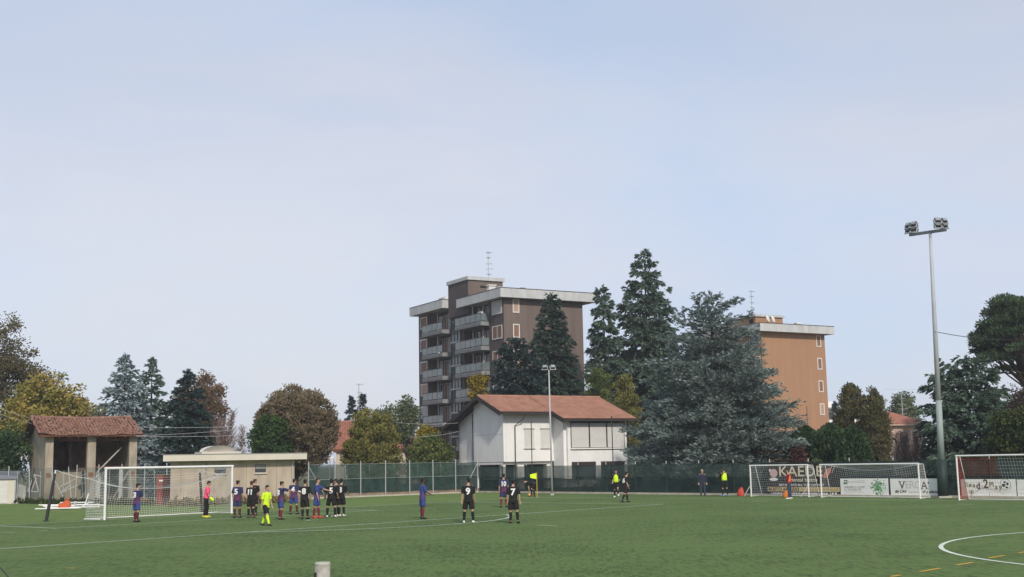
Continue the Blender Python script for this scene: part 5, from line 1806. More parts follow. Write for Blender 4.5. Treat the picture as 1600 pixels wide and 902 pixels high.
# ------------------------------------------------------------------ small things about the ground
def pile():
    c = G(104, 796)
    t = empty('folded_goal_frames', c, R(6), 'heap of folded white goal frames lying on the grass', 'goal frames')
    rng = random.Random(5)
    b = [((-1.9, .7, .28), (.2, .75, .25)), ((-1.5, .2, .22), (1.4, .4, .20)), ((-1.2, -.3, .12), (2.1, -.25, .12)), ((-1.8, -.45, .08), (.9, -.5, .08)), ((-.6, .8, .4), (1.5, .6, .38)),
         ((-1.7, .75, .26), (-1.0, -.4, .10)), ((1.2, .65, .36), (1.0, -.4, .12)), ((.3, .8, .36), (.5, -.5, .1)), ((-.5, .1, .33), (2.3, .1, .2)), ((1.0, .3, .1), (1.25, .35, .95)), ((-1.1, .5, .15), (.6, -.1, .45)), ((-.2, -.1, .2), (1.9, .6, .25))]
    for p, q in b:
        MB().tube([p, q], .042, 8).build('tube', GOALW, t)
    for i in range(5):
        x = -1.2 + i * .6
        MB().box(x, x + .35, -.2 + .1 * (i % 2), .15, .02, .10).build('foot_plate', GOALW, t)
    o = empty('orange_bag', c + Vector((-.05, -.42, 0)), R(10), 'orange plastic sack lying on the folded frames', 'bag')
    MB().prism([(-.36, 0, .02), (.28, 0, .02), (.40, 0, .26), (.36, 0, .52), (.12, 0, .60), (-.02, 0, .46), (-.30, 0, .34)], (0, .32, 0)).build('sack', mat('orange_plastic', (.55, .11, .04), .6, .15, 3), o)
    MB().tube([(.22, .12, .58), (.27, .14, .68)], [.05, .09], 8).build('neck', MATS['orange_plastic'], o, True)
pile()
def clutter():
    # leaning white tripod frame by the shed fence
    c = G(52, 786.5)
    t = empty('folding_stand', c, R(5), 'small white folding frame leaning at the shed fence', 'frame')
    for p, q in (((-.45, 0, .9), (.0, 0, 2.2)), ((.35, 0, .9), (.0, 0, 2.2)), ((-.45, 0, .9), (.35, 0, .85)), ((-.2, .05, .9), (.15, .05, 1.9)), ((.0, 0, 2.15), (.55, 0, 2.0))):
        MB().tube([p, q], .04, 6).build('tube', GOALW, t)
    MB().tube([(-.35, 0, 0), (.0, 0, 2.7)], .05, 6).build('stake', BLACKP, t)
    c = G(31, 787)
    t = empty('plastic_sheet', c, R(-8), 'pale sheet leaning beside the storage hut', 'sheet')
    MB().prism([(-.4, 0, 0), (.45, 0, 0), (.25, .3, 1.3), (-.35, .3, 1.5)], (0, .05, 0)).build('sheet', SHEET, t)
    MB().box(-.6, .5, -.25, -.05, 0, .12).build('fallen_strip', SHEET, t)
    c = G(112, 785.8)
    t = empty('scrap_frame', c, R(12), 'pile of pale bars and struts at the foot of the shed', 'frame')
    rng = random.Random(8)
    for p, q in (((0, 0, 0), (-.35, .2, 2.7)), ((-.9, .1, 1.2), (1.0, .2, 2.2)), ((-.6, .1, .9), (.9, .2, 1.5)), ((.8, .1, 0), (.6, .2, 2.4)), ((-.8, 0, .8), (-.2, .1, 1.3)), ((.4, .1, 0), (1.5, .2, 1.6)), ((-1, 0, .7), (-.4, .1, .9))):
        MB().tube([p, q], .03, 6).build('bar', GALV, t)
    c = G(255, 789)
    t = empty('red_door_panel', c, R(20), 'brick red metal panel with white sticker left of the changing rooms', 'panel')
    MB().box(-.48, .48, 0, .06, .0, 2.0).build('panel', mat('brick_red_metal', (.24, .055, .04), .7, .2, 1.5), t)
    for k in range(6):
        MB().box(-.46, .46, -.012, -.001, .1 + k * .32, .14 + k * .32).build('rib', MATS['brick_red_metal'], t)
    MB().box(-.30, -.06, -.016, -.013, 1.58, 1.68).build('sticker', WHITE, t)
    # board and lantern on the end fence
    p = Vector((-15.4, 91.0, 0)).lerp(Vector((-3.15, 101.6, 0)), .29)
    q = W(525, 755, p.y - .3)
    t = empty('notice_board', (q.x, q.y, 0), R(20), 'white notice board on legs in front of the end fence', 'board')
    MB().box(-.65, .65, 0, .05, q.z - .35, q.z + .32).build('panel', BANW, t)
    for s in (-.5, .5):
        MB().box(s - .03, s + .03, .055, .1, 0, q.z + .3).build('leg', GALV, t)
    MB().box(.05, .3, -.006, -.001, q.z - .15, q.z + .15).build('printed_patch', INK_SALM, t)
    q = W(518.5, 730, p.y + 1.2)
    t = empty('garden_lantern', (q.x, q.y, 0), 0, 'old lantern on twin posts behind the notice board', 'lantern')
    for s in (-.16, .16):
        MB().tube([(s, 0, 0), (s, 0, 2.75)], .035, 6).build('post', GALV, t)
    MB().tube([(0, 0, 2.76), (0, 0, 3.0), (0, 0, 3.12)], [.2, .24, .06], 6).build('lamp_head', SHEET, t)
    # corner flag
    c = F(UC, 0)
    c = c + Vector((.35, .1, 0))
    t = empty('corner_flag', c, 0, 'bright yellow corner flag on its pole', 'flag')
    MB().tube([(0, 0, 0), (0, 0, 1.68)], .022, 8).build('pole', mat('yellow_pole', (.60, .42, .05), .5, 0), t)
    vs = []; fs = []
    for i in range(7):
        s = i / 6
        for j in range(5):
            w_ = j / 4
            vs.append((-.02 - .44 * s, .06 * math.sin(s * 5 + w_), 1.66 - .42 * w_ - .10 * s + .20 * s * w_))
    for i in range(6):
        for j in range(4):
            fs.append((i * 5 + j, i * 5 + j + 1, i * 5 + j + 6, i * 5 + j + 5))
    MB().add(vs, fs).build('cloth', mat('neon_yellow_cloth', (.62, .85, .03), .8, .06), t, True)
    # bags near the training goal
    for px, py, lab, s in ((1157.5, 775.5, 'red sports bag beside the small training goal', 1.0), (1227.5, 777.6, 'orange bag behind the man in the orange vest', .75)):
        c = G(px, py)
        t = empty('sports_bag', c, R(-40), lab, 'bag')
        m_ = mat('red_bag_fabric', (.52, .075, .045), .8, .15, 4) if s == 1.0 else mat('orange_bag_fabric', (.55, .17, .03), .8, .15, 4)
        MB().tube([(0, 0, .05), (0, 0, .2 * s), (.05, 0, .36 * s), (.10, 0, .48 * s)], [(.24 * s, .15), (.25 * s, .16), (.19 * s, .13), (.09 * s, .07)], 12, ref=(1, 0, 0), round_ends=True).build('bag', m_, t, True)
        MB().tube([(-.14, 0, .36 * s), (-.1, 0, .50 * s), (.1, 0, .58 * s), (.16, 0, .4 * s)], .018, 6).build('strap', m_, t)
    # football at the corner
    c = G(827.5, 776.2)
    c.z = .11
    t = empty('football', (c.x, c.y, 0), 0, 'orange and white football on the corner spot', 'ball')
    MB().ell((0, 0, .11), .11, .11, .11, 14, 10).build('ball', mat('orange_ball', (.75, .38, .10), .5, .3, 14), t, True)
    # railing post in the foreground
    zt = W(504, 880, 7.9)
    t = empty('railing_post', (zt.x, 7.9, 0), 0, 'scuffed pale metal post top at the bottom edge near the viewer', 'post')
    pm = mat('scuffed_cream_paint', (.31, .30, .26), .6, .4, 14, .3)
    MB().tube([(0, 0, 0), (0, 0, zt.z - .008)], .0485, 20).build('pole', pm, t, True)
    MB().tube([(0, 0, zt.z - .012), (0, 0, zt.z), (0, 0, zt.z + .006)], [.0505, .0505, .044], 20).build('cap', mat('cap_paint', (.42, .405, .35), .5, .2, 14), t)
    MB().box(-.047, -.032, -.0495, -.035, zt.z - .085, zt.z - .055).build('bolt', BLACKP, t)
    # stay wire in the near left corner
    a, b_ = W(-30, 852, 8.6), W(22, 912, 8.2)
    tag(MB().tube([a, b_], .0042, 5).build('stay_wire', DCABLE), 'thin dark stay wire crossing the bottom left corner', 'wire')
clutter()

# ------------------------------------------------------------------ thin autumn haze
hz = MB().box(-2600, 2600, -2600, 2600, -1.1, 32).build('haze', None)
tag(hz, kind='stuff')
hm = bpy.data.materials.new('haze_air')
hm.use_nodes = True
hm.node_tree.nodes.clear()
ho = hm.node_tree.nodes.new('ShaderNodeOutputMaterial')
hv = hm.node_tree.nodes.new('ShaderNodeVolumePrincipled')
hv.inputs['Color'].default_value = (0.90, 0.93, 1.0, 1)
hv.inputs['Density'].default_value = 0.00033
hm.node_tree.links.new(hv.outputs[0], ho.inputs['Volume'])
hz.data.materials.append(hm)
# ------------------------------------------------------------------ people
QUEUE = []       # objects whose remesh modifiers get applied at the end
SKIN = mat('skin', (0.42, 0.255, 0.18), 0.6, 0.06, 6)
SKIN_D = mat('dark_skin', (0.085, 0.05, 0.035), 0.6, 0.06, 6)
HAIR_K = mat('black_hair', (0.012, 0.010, 0.009), 0.7, 0.2, 20)
HAIR_B = mat('brown_hair', (0.045, 0.028, 0.018), 0.7, 0.2, 20)
HAIR_G = mat('grey_hair', (0.30, 0.29, 0.28), 0.7, 0.1, 20)
K_BLACK = mat('black_kit', (0.012, 0.011, 0.012), 0.85, 0.15, 5, 0.3, 12)
K_NAVY = mat('navy_shorts', (0.028, 0.035, 0.095), 0.85, 0.12, 5, 0.3, 12)
K_BLUE = mat('royal_blue_kit', (0.036, 0.056, 0.20), 0.85, 0.12, 5, 0.3, 12)
K_CLARET = mat('claret_socks', (0.15, 0.022, 0.030), 0.85, 0.12, 8)
K_DCLARET = mat('dark_claret_socks', (0.075, 0.018, 0.022), 0.85, 0.12, 8)
K_NEON = mat('neon_yellow_kit', (0.58, 0.82, 0.03), 0.85, 0.06, 5, 0.25, 12)
K_PINK = mat('neon_pink_shirt', (0.85, 0.085, 0.21), 0.85, 0.06, 5, 0.3, 12)
K_ORANGE = mat('orange_vest', (0.85, 0.12, 0.05), 0.85, 0.08, 5, 0.3, 12)
K_JEANS = mat('blue_jeans', (0.035, 0.05, 0.085), 0.9, 0.2, 8)
K_JACKET = mat('navy_jacket', (0.028, 0.030, 0.060), 0.85, 0.2, 6)
K_MAROON = mat('maroon_sleeve', (0.10, 0.018, 0.022), 0.85, 0.15, 6)
NUM = mat('white_number', (0.72, 0.72, 0.72), 0.7, 0.0)
BOOT_W = mat('white_boots', (0.70, 0.70, 0.67), 0.5, 0.08)
BOOT_K = mat('black_boots', (0.015, 0.015, 0.015), 0.5, 0.1)
BOOT_R = mat('red_boots', (0.55, 0.06, 0.04), 0.5, 0.1)
BOOT_Y = mat('yellow_boots', (0.70, 0.60, 0.05), 0.5, 0.1)
BOOT_B = mat('sky_blue_boots', (0.10, 0.35, 0.55), 0.5, 0.1)
BOOT_BR = mat('brown_boots', (0.12, 0.06, 0.04), 0.5, 0.1)
EYE = mat('eye_dark', (0.02, 0.015, 0.012), 0.3, 0.0)
LIP = mat('lips', (0.25, 0.10, 0.08), 0.6, 0.0)

def fade_shirt(name, top, bottom):
    """striped club shirt: upper colour giving way to the lower one in bands"""
    m = bpy.data.materials.new(name)
    m.use_nodes = True
    nt = m.node_tree
    b = nt.nodes['Principled BSDF']
    b.inputs['Roughness'].default_value = .85
    b.inputs['Specular IOR Level'].default_value = .2
    co = nt.nodes.new('ShaderNodeTexCoord')
    sp = nt.nodes.new('ShaderNodeSeparateXYZ')
    nt.links.new(co.outputs['Object'], sp.inputs[0])
    wv = nt.nodes.new('ShaderNodeMath'); wv.operation = 'SINE'
    ml = nt.nodes.new('ShaderNodeMath'); ml.operation = 'MULTIPLY'; ml.inputs[1].default_value = 75.0
    nt.links.new(sp.outputs['X'], ml.inputs[0]); nt.links.new(ml.outputs[0], wv.inputs[0])
    sc = nt.nodes.new('ShaderNodeMath'); sc.operation = 'MULTIPLY_ADD'; sc.inputs[1].default_value = .045
    nt.links.new(wv.outputs[0], sc.inputs[0]); nt.links.new(sp.outputs['Z'], sc.inputs[2])
    r = nt.nodes.new('ShaderNodeMapRange')
    r.inputs['From Min'].default_value = .92
    r.inputs['From Max'].default_value = 1.22
    nt.links.new(sc.outputs[0], r.inputs['Value'])
    mx = nt.nodes.new('ShaderNodeMix'); mx.data_type = 'RGBA'
    mx.inputs['A'].default_value = tuple(bottom) + (1,)
    mx.inputs['B'].default_value = tuple(top) + (1,)
    nt.links.new(r.outputs['Result'], mx.inputs['Factor'])
    nt.links.new(mx.outputs['Result'], b.inputs['Base Color'])
    MATS[name] = m
    return m
K_CLUB = fade_shirt('navy_claret_shirt', (0.028, 0.032, 0.090), (0.13, 0.036, 0.085))
K_CLUBB = fade_shirt('blue_claret_shirt', (0.040, 0.062, 0.21), (0.12, 0.045, 0.13))

def remeshed(b, name, m, par, voxel, ratio=None, smooth=2):
    o = b.build(name, m, par, True)
    rm = o.modifiers.new('remesh', 'REMESH')
    rm.mode = 'VOXEL'; rm.voxel_size = voxel; rm.use_smooth_shade = True
    if smooth:
        sm = o.modifiers.new('smooth', 'SMOOTH'); sm.iterations = smooth; sm.factor = .5
    if ratio:
        dc = o.modifiers.new('decimate', 'DECIMATE'); dc.ratio = ratio
    QUEUE.append(o)
    return o

def person(label, px, py, H, heading, shirt, shorts, socks, boots, hair=HAIR_K, skin=SKIN, number=None, lean=0.05, twist=0.0,
           legs=((0.04, .06, .04), (-.04, .06, .04)), arms=((0.05, .16, .15), (0.05, .16, .15)), head_yaw=0.0, head_pitch=0.0,
           long_legs=False, long_sleeves=False, sleeve=None, bib=None, glove=None, armband=None, hair_len=0.0, lean_side=0.0):
    s = H / 1.78
    p = G(px, py); p.z = 0
    t = empty('person', p, R(heading), label, 'person')
    V3 = lambda x, y, z: Vector((x, y, z))
    hipz = .92
    Mu = Matrix.Rotation(-lean, 3, 'X') @ Matrix.Rotation(lean_side, 3, 'Y') @ Matrix.Rotation(twist, 3, 'Z')
    hip = V3(0, 0, hipz)
    U = lambda x, y, z: hip + Mu @ (V3(x, y, z) - hip)
    legp = []
    for k, sd in ((0, -1), (1, 1)):
        fl, ab, kn = legs[k]
        h0 = hip + V3(sd * .092, 0, -.02)
        kd = V3(math.sin(ab) * sd, math.sin(fl) * math.cos(ab), -math.cos(fl) * math.cos(ab))
        kp = h0 + kd * .42
        a2 = fl - kn
        sdv = V3(math.sin(ab) * sd * .6, math.sin(a2), -math.cos(a2)).normalized()
        an = kp + sdv * .41
        fp = -max(0, kn - fl) * .75            # toes point down when the lower leg trails
        toe_d = V3(math.sin(sd * .22), math.cos(fp) * math.cos(.22), math.sin(fp)).normalized()
        legp.append((h0, kp, an, toe_d))
    drop = min(min(l[2].z - .075, (l[2] + l[3] * .15).z - .045) for l in legp)
    sh = V3(0, 0, -drop)
    legp = [(a + sh, b_ + sh, c + sh, d) for a, b_, c, d in legp]
    UU = lambda x, y, z: (U(x, y, z) + sh) * s
    armp = []
    for k, sd in ((0, -1), (1, 1)):
        fl, ab, el = arms[k]
        q0 = V3(sd * .185, 0, 1.425)
        d1 = V3(math.sin(ab) * sd, math.sin(fl) * math.cos(ab), -math.cos(fl) * math.cos(ab))
        e1 = q0 + d1 * .29
        a2 = fl + el
        d2 = V3(math.sin(ab * .5) * sd * math.cos(el * .5), math.sin(a2), -math.cos(a2)).normalized()
        w1 = e1 + d2 * .255
        armp.append(tuple((U(*q) + sh) * s for q in (q0, e1, w1)) + (Mu @ d2,))
    S_ = lambda v: v * s
    xr = Mu @ V3(1, 0, 0)
    # ---- body, one surface
    b = MB()
    torso = [(.86, .145, .105, 0), (.95, .155, .11, .0), (1.06, .135, .095, .0), (1.18, .148, .105, .005), (1.32, .170, .115, .0), (1.42, .160, .095, -.01), (1.48, .085, .07, -.01)]
    b.tube([UU(0, y, z) for z, rx, ry, y in torso], [(rx * s, ry * s) for z, rx, ry, y in torso], 16, ref=xr)
    b.tube([UU(0, -.01, 1.44), UU(0, .005, 1.50), UU(0, .015, 1.57)], [.062 * s, .055 * s, .053 * s], 12)
    Mh = Mu @ Matrix.Rotation(head_yaw, 3, 'Z') @ Matrix.Rotation(-head_pitch, 3, 'X')
    hc = UU(0, .02, 1.655)
    HP = lambda x, y, z: hc + Mh @ (V3(x, y, z) * s)
    b.ell(HP(0, 0, .015), .074 * s, .092 * s, .105 * s, 16, 12, Mh)
    b.ell(HP(0, .022, -.045), .058 * s, .066 * s, .078 * s, 14, 10, Mh)
    b.tube([HP(0, .085, .02), HP(0, .108, -.018)], [.009 * s, .015 * s], 8, round_ends=True)
    for sd in (-1, 1):
        b.ell(HP(sd * .076, -.005, -.005), .012 * s, .02 * s, .032 * s, 8, 6, Mh)
    for (h0, kp, an, td) in legp:
        h0, kp, an = S_(h0), S_(kp), S_(an)
        calf = kp.lerp(an, .32) + V3(0, -.012, 0) * s
        b.tube([h0 + V3(0, 0, .05) * s, h0.lerp(kp, .35), kp.lerp(h0, .12), kp, calf, kp.lerp(an, .7), an], [.085 * s, .082 * s, .060 * s, .055 * s, .057 * s, .042 * s, .036 * s], 12, round_ends=True)
        b.tube([an - td * .05 * s, an + td * .06 * s - V3(0, 0, .04) * s, an + td * .16 * s - V3(0, 0, .05) * s], [.042 * s, .042 * s, .034 * s], 10, round_ends=True)
    for (q0, e1, w1, hd) in armp:
        b.tube([q0, q0.lerp(e1, .4), e1, e1.lerp(w1, .3), w1], [.053 * s, .047 * s, .038 * s, .039 * s, .027 * s], 10, round_ends=True)
        hx, hy = orthobasis(hd, xr)
        pc = w1 + hd * .05 * s
        b.tube([w1, pc, w1 + hd * .095 * s], [(.026 * s, .02 * s), (.042 * s, .016 * s), (.043 * s, .015 * s)], 10, ref=hx, round_ends=True)
        inw = hy if hy.y > 0 else -hy
        for i, (o_, ln) in enumerate(((-.033, .062), (-.011, .074), (.011, .070), (.033, .055))):
            a_ = w1 + hd * .095 * s + hx * o_ * s
            m_ = a_ + hd * ln * .55 * s + hx * o_ * .25 * s + inw * .006 * s
            b.tube([a_, m_, a_ + hd * ln * .95 * s + hx * o_ * .35 * s + inw * .024 * s], [.0105 * s, .0098 * s, .0085 * s], 7, round_ends=True)
        th = hx if hx.dot(V3(0, 1, 0)) > 0 else -hx
        a_ = w1 + hd * .03 * s + th * .03 * s
        b.tube([a_, a_ + (hd * .6 + th * .8) * .035 * s, a_ + (hd * .9 + th * .55) * .068 * s], [.014 * s, .012 * s, .009 * s], 7, round_ends=True)
    body = remeshed(b, 'body', skin, t, .0125 * s, .22)
    for sd in (-1, 1):
        MB().ell(HP(sd * .030, .080, .022), .011 * s, .010 * s, .007 * s, 8, 6, Mh).build('eye', EYE, t, True)
    MB().ell(HP(0, .082, -.058), .022 * s, .010 * s, .006 * s, 8, 6, Mh).build('mouth', LIP, t, True)
    # ---- hair
    hb = MB()
    hb.ell(HP(0, -.016, .040), .083 * s, .094 * s, .094 * s, 16, 10, Mh)
    hb.ell(HP(0, -.045, -.005 - hair_len * .5), .072 * s, .058 * s, (.07 + hair_len) * s, 12, 8, Mh)
    hb.ell(HP(0, .035, .085), .062 * s, .058 * s, .042 * s, 12, 8, Mh)
    rg = random.Random(int(px * 7))
    for i in range(7):
        a = rg.uniform(0, 6.28)
        hb.ell(HP(.05 * math.cos(a), -.02 + .06 * math.sin(a), .09 + .02 * rg.random()), .032 * s, .032 * s, .026 * s, 8, 6, Mh)
    remeshed(hb, 'hair', hair, t, .014 * s, .5)
    # ---- shirt
    b = MB()
    ts = [(.80, .185, .135, 0), (.92, .180, .132, 0), (1.06, .165, .122, .0), (1.2, .172, .128, .004), (1.34, .188, .13, 0), (1.425, .172, .108, -.008), (1.475, .10, .08, -.01)]
    if long_legs and shirt not in (K_JACKET, K_ORANGE): ts[0] = (.86, .178, .13, 0)
    b.tube([UU(0, y, z) for z, rx, ry, y in ts], [(rx * s, ry * s) for z, rx, ry, y in ts], 18, ref=xr)
    for (q0, e1, w1, hd) in armp:
        if long_sleeves:
            b.tube([q0, q0.lerp(e1, .5), e1, e1.lerp(w1, .5), w1], [.076 * s, .070 * s, .058 * s, .052 * s, .042 * s], 12, round_ends=False)
        else:
            b.tube([q0.lerp(e1, -.12), q0.lerp(e1, .3), q0.lerp(e1, .92)], [.072 * s, .078 * s, .074 * s], 12)
    sh_o = remeshed(b, 'shirt', shirt, t, .018 * s, .5, 3)
    if sleeve is not None:
        for (q0, e1, w1, hd) in armp:
            MB().tube([q0.lerp(e1, .15), q0.lerp(e1, .6), e1, e1.lerp(w1, .5), w1], [.082 * s, .076 * s, .064 * s, .058 * s, .048 * s], 12).build('sleeve', sleeve, t, True)
    if bib is not None:
        b = MB()
        tb = [(.98, .185, .14, 0), (1.06, .176, .132, .0), (1.2, .182, .138, .004), (1.34, .180, .14, 0), (1.45, .13, .105, -.008)]
        b.tube([UU(0, y, z) for z, rx, ry, y in tb], [(rx * s, ry * s) for z, rx, ry, y in tb], 18, ref=xr)
        b.build('bib', bib, t, True)
    # ---- shorts or trousers
    b = MB()
    b.tube([S_(hip + sh) + V3(0, 0, .10) * s, S_(hip + sh) + V3(0, 0, .02) * s, S_(hip + sh) + V3(0, 0, -.08) * s], [(.158 * s, .118 * s), (.178 * s, .132 * s), (.168 * s, .128 * s)], 16, ref=(1, 0, 0))
    for (h0, kp, an, td) in legp:
        h0, kp, an = S_(h0), S_(kp), S_(an)
        if long_legs:
            b.tube([h0, h0.lerp(kp, .5), kp, kp.lerp(an, .5), an.lerp(kp, .02)], [.105 * s, .094 * s, .076 * s, .070 * s, .064 * s], 12)
        else:
            b.tube([h0, h0.lerp(kp, .4), h0.lerp(kp, .84)], [.105 * s, .108 * s, .112 * s], 14)
    remeshed(b, 'trousers' if long_legs else 'shorts', shorts, t, .018 * s, .5, 2)
    for (h0, kp, an, td) in legp:
        h0, kp, an = S_(h0), S_(kp), S_(an)
        if not long_legs:
            calf = kp.lerp(an, .34) + V3(0, -.012, 0) * s
            MB().tube([kp.lerp(an, .10), calf, kp.lerp(an, .72), an - V3(0, 0, .02) * s], [.060 * s, .066 * s, .051 * s, .046 * s], 12, round_ends=True).build('sock', socks, t, True)
        up = V3(0, 0, 1)
        bt = MB()
        bt.tube([an - td * .055 * s + V3(0, 0, -.02) * s, an + td * .02 * s - V3(0, 0, .022) * s, an + td * .10 * s - V3(0, 0, .042) * s, an + td * .185 * s - V3(0, 0, .052) * s],
                [(.052 * s, .046 * s), (.052 * s, .050 * s), (.036 * s, .050 * s), (.024 * s, .040 * s)], 12, ref=up, round_ends=True)
        bt.build('boot', boots, t, True)
    if glove is not None:
        for (q0, e1, w1, hd) in armp:
            g_ = MB()
            g_.tube([w1 - hd * .03 * s, w1 + hd * .05 * s, w1 + hd * .11 * s], [.045 * s, (.062 * s, .036 * s), (.064 * s, .034 * s)], 12, round_ends=True)
            hx, hy = orthobasis(hd, xr)
            for o_, ln in ((-.045, .07), (-.015, .085), (.015, .08), (.045, .065)):
                a_ = w1 + hd * .105 * s + hx * o_ * s
                g_.tube([a_, a_ + hd * ln * s], [.018 * s, .015 * s], 8, round_ends=True)
            g_.tube([w1 + hd * .03 * s + hx * .05 * s, w1 + hd * .09 * s + hx * .095 * s], [.02 * s, .016 * s], 8, round_ends=True)
            g_.build('glove', glove, t, True)
    if armband is not None:
        q0, e1, w1, hd = armp[armband]
        MB().tube([q0.lerp(e1, .55), q0.lerp(e1, .78)], .084 * s, 12).build('armband', NUM, t, True)
    if number:
        rot = (Mu.to_4x4() @ Matrix.Rotation(R(90), 4, 'X') @ Matrix.Identity(4)).to_euler()
        o = text(sh_o, number, .36 * s, NUM, UU(0, -.150, 1.12), rot, bold=.012, name='shirt_number', thick=.028 * s)
        if len(number) > 1:
            o.scale.x = .8
    return t

STAND = ((0.05, .07, .05), (-.05, .07, .05))
WALK = ((.38, .02, .10), (-.25, .02, .30))
WALK2 = ((-.25, .02, .30), (.38, .02, .10))
RUN = ((.75, .02, 1.0), (-.35, .02, .75))
A_HANG = ((0.05, .14, .15), (0.0, .14, .15))

person('player in navy claret shirt number 3 standing alone beside the left goalpost', 213, 816, 1.76, -35, K_CLUB, K_BLUE, K_DCLARET, BOOT_K, number='3', legs=((.06, .09, .05), (-.06, .09, .05)), arms=((.1, .10, .1), (.45, .15, .5)), head_yaw=-.5)
person('goalkeeper in neon pink shirt and black trousers with yellow gloves', 321.5, 808.5, 1.80, -80, K_PINK, K_BLACK, K_BLACK, BOOT_Y, long_legs=True, glove=K_NEON, lean=.16, arms=((.25, .1, .5), (.25, .2, .5)), legs=((.15, .10, .22), (-.02, .10, .12)), sleeve=None)
person('player number 5 in navy and claret standing by the right goalpost', 370.5, 809.5, 1.80, -15, K_CLUB, K_NAVY, K_DCLARET, BOOT_K, number='5', arms=((-.1, .22, .6), (.1, .12, .3)), head_yaw=-.5, legs=((-.05, .05, .02), (.10, .04, .1)))
person('player in plain black kit half hidden behind shirt number 11', 397, 805.5, 1.82, -20, K_BLACK, K_BLACK, K_BLACK, BOOT_BR, hair=HAIR_B, arms=((.1, .1, .3), (.1, .1, .3)), head_yaw=-.6)
person('player in black shirt number 11 left of the referee', 392, 809.5, 1.76, -14, K_BLACK, K_BLACK, K_BLACK, BOOT_BR, hair=HAIR_B, number='11', arms=((.1, .15, .2), (.35, .12, .9)), legs=((.02, .07, .02), (-.04, .09, .04)))
person('referee in neon yellow shirt and socks walking across the box', 415.5, 821.5, 1.70, -118, K_NEON, K_BLACK, K_NEON, BOOT_K, arms=((.15, .1, .25), (-.2, .1, .2)), legs=((-.30, .02, .12), (.34, .02, .05)), head_yaw=0.0, lean=.06)
person('player number 8 in navy and claret stretching one arm to the right', 438.5, 812, 1.74, -55, K_CLUB, K_BLUE, K_CLARET, BOOT_K, number='8', arms=((.1, .1, .2), (1.35, .12, .15)), head_yaw=-.3, hair=HAIR_K)
person('player number 4 in navy and claret standing with feet apart', 459, 804, 1.80, -12, K_CLUB, K_BLUE, K_DCLARET, BOOT_K, number='4', legs=((.02, .16, .02), (-.02, .16, .02)), arms=((.1, .15, .2), (.0, .12, .1)), head_yaw=-.4)
person('player in black number 8 with white captain armband', 476, 811.5, 1.82, -6, K_BLACK, K_BLACK, K_BLACK, BOOT_K, number='8', armband=0, legs=((.12, .04, .1), (-.12, .12, .1)), arms=((.0, .22, .2), (.1, .2, .3)))
person('player in plain royal blue reaching forward towards shirt number 5', 495, 809.5, 1.86, -92, K_CLUBB, K_BLUE, K_CLARET, BOOT_R, hair=HAIR_B, arms=((1.05, .05, .25), (.1, .1, .2)), legs=((.12, .03, .06), (-.12, .03, .1)), lean=.03)
person('player in black hidden between shirts number 5 and number 3', 526.5, 807.5, 1.80, 60, K_BLACK, K_BLACK, K_BLACK, BOOT_W, arms=((.3, .1, .5), (.3, .1, .5)), hair=HAIR_B)
person('player in black shirt number 5 facing the goal', 517.5, 808.5, 1.80, 4, K_BLACK, K_BLACK, K_BLACK, BOOT_W, number='5', legs=((.02, .16, .02), (-.04, .18, .05)), arms=((.2, .3, .5), (.2, .25, .5)))
person('player in black shirt number 3 at the right end of the group', 533, 807, 1.80, -8, K_BLACK, K_BLACK, K_BLACK, BOOT_W, number='3', arms=((.1, .15, .3), (.4, .2, .8)), legs=((-.05, .08, .05), (.08, .06, .1)))
person('player in blue with claret socks standing alone mid box', 660.5, 811, 1.80, -62, K_CLUBB, K_BLUE, K_CLARET, BOOT_K, skin=SKIN_D, arms=((.25, .1, .9), (.3, .1, .9)), lean=.0)
person('player in black shirt number 9 with white boots on the penalty arc', 732.5, 817.5, 1.84, -4, K_BLACK, K_BLACK, K_BLACK, BOOT_W, number='9', legs=((.02, .16, .02), (-.05, .15, .05)), arms=((-.05, .18, .05), (.15, .1, .3)), head_yaw=.4)
person('player in faded purple shirt number 10 walking away', 787.5, 793, 1.82, -2, K_CLUB, K_NAVY, K_CLARET, BOOT_K, number='10', legs=((-.12, .08, .1), (.15, .06, .05)), arms=((.05, .14, .1), (.0, .14, .15)))
person('player in black shirt number 7 nearest the viewer', 802.5, 818, 1.76, -3, K_BLACK, K_BLACK, K_BLACK, BOOT_K, number='7', legs=((.02, .05, .02), (-.05, .14, .05)), arms=((.05, .12, .15), (-.02, .2, .1)), lean=.12, head_pitch=-.3)
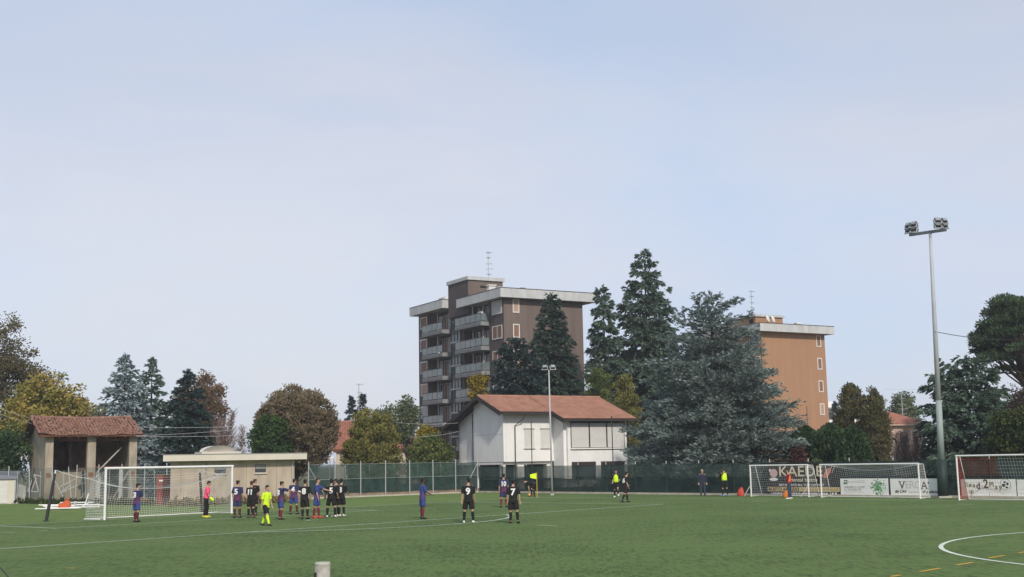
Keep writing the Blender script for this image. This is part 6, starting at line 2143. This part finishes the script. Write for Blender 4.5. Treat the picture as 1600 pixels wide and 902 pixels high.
person('player in black bending down to place the ball at the corner flag', 835, 776, 1.78, 100, K_BLACK, K_BLACK, K_BLACK, BOOT_BR, legs=((.55, .06, .55), (.10, .10, .35)), arms=((1.15, .05, .1), (1.0, .05, .2)), lean=1.35, hair=HAIR_B)
person('substitute in neon yellow bib jogging along the fence', 963.5, 777, 1.80, 172, K_BLACK, K_BLACK, K_BLACK, BOOT_W, bib=K_NEON, legs=((.70, .04, 1.15), (-.05, .05, .12)), arms=((.2, .12, 1.3), (-.3, .12, 1.2)), lean=.08, head_yaw=.2)
person('player in black running in front of the bibbed substitute', 978, 785, 1.80, -60, K_BLACK, K_BLACK, K_BLACK, BOOT_K, number='6', legs=((.42, .04, .35), (-.30, .04, .30)), arms=((.3, .1, .9), (-.3, .1, .8)), lean=.12)
person('man in navy jacket and dark jeans watching from the fence', 1098.5, 775, 1.72, 172, K_JACKET, K_JEANS, K_BLACK, BOOT_K, hair=HAIR_G, long_legs=True, long_sleeves=True, arms=((.05, .2, .15), (.0, .18, .2)))
person('substitute in neon yellow bib and sky blue boots by the fence', 1133, 775.5, 1.82, 20, K_BLACK, K_BLACK, K_BLACK, BOOT_B, bib=K_NEON, long_sleeves=True, arms=((.5, .15, 1.2), (.1, .15, .3)), legs=((.1, .08, .1), (-.1, .06, .1)), hair=HAIR_B)
person('man in orange vest and jeans standing in front of the small goal', 1234, 780, 1.76, 70, K_MAROON, K_JEANS, K_BLACK, BOOT_W, bib=K_ORANGE, hair=HAIR_B, long_legs=True, long_sleeves=True, arms=((.1, .12, .25), (.1, .12, .25)))

# ---- bake the modifiers
bpy.context.view_layer.update()
dg = bpy.context.evaluated_depsgraph_get()
done = []
for o in QUEUE:
    me = bpy.data.meshes.new_from_object(o.evaluated_get(dg))
    done.append((o, me))
for o, me in done:
    o.modifiers.clear()
    old = o.data
    mt = old.materials[0]
    o.data = me
    if not me.materials:
        me.materials.append(mt)
    me.polygons.foreach_set('use_smooth', [True] * len(me.polygons))
    bpy.data.meshes.remove(old)
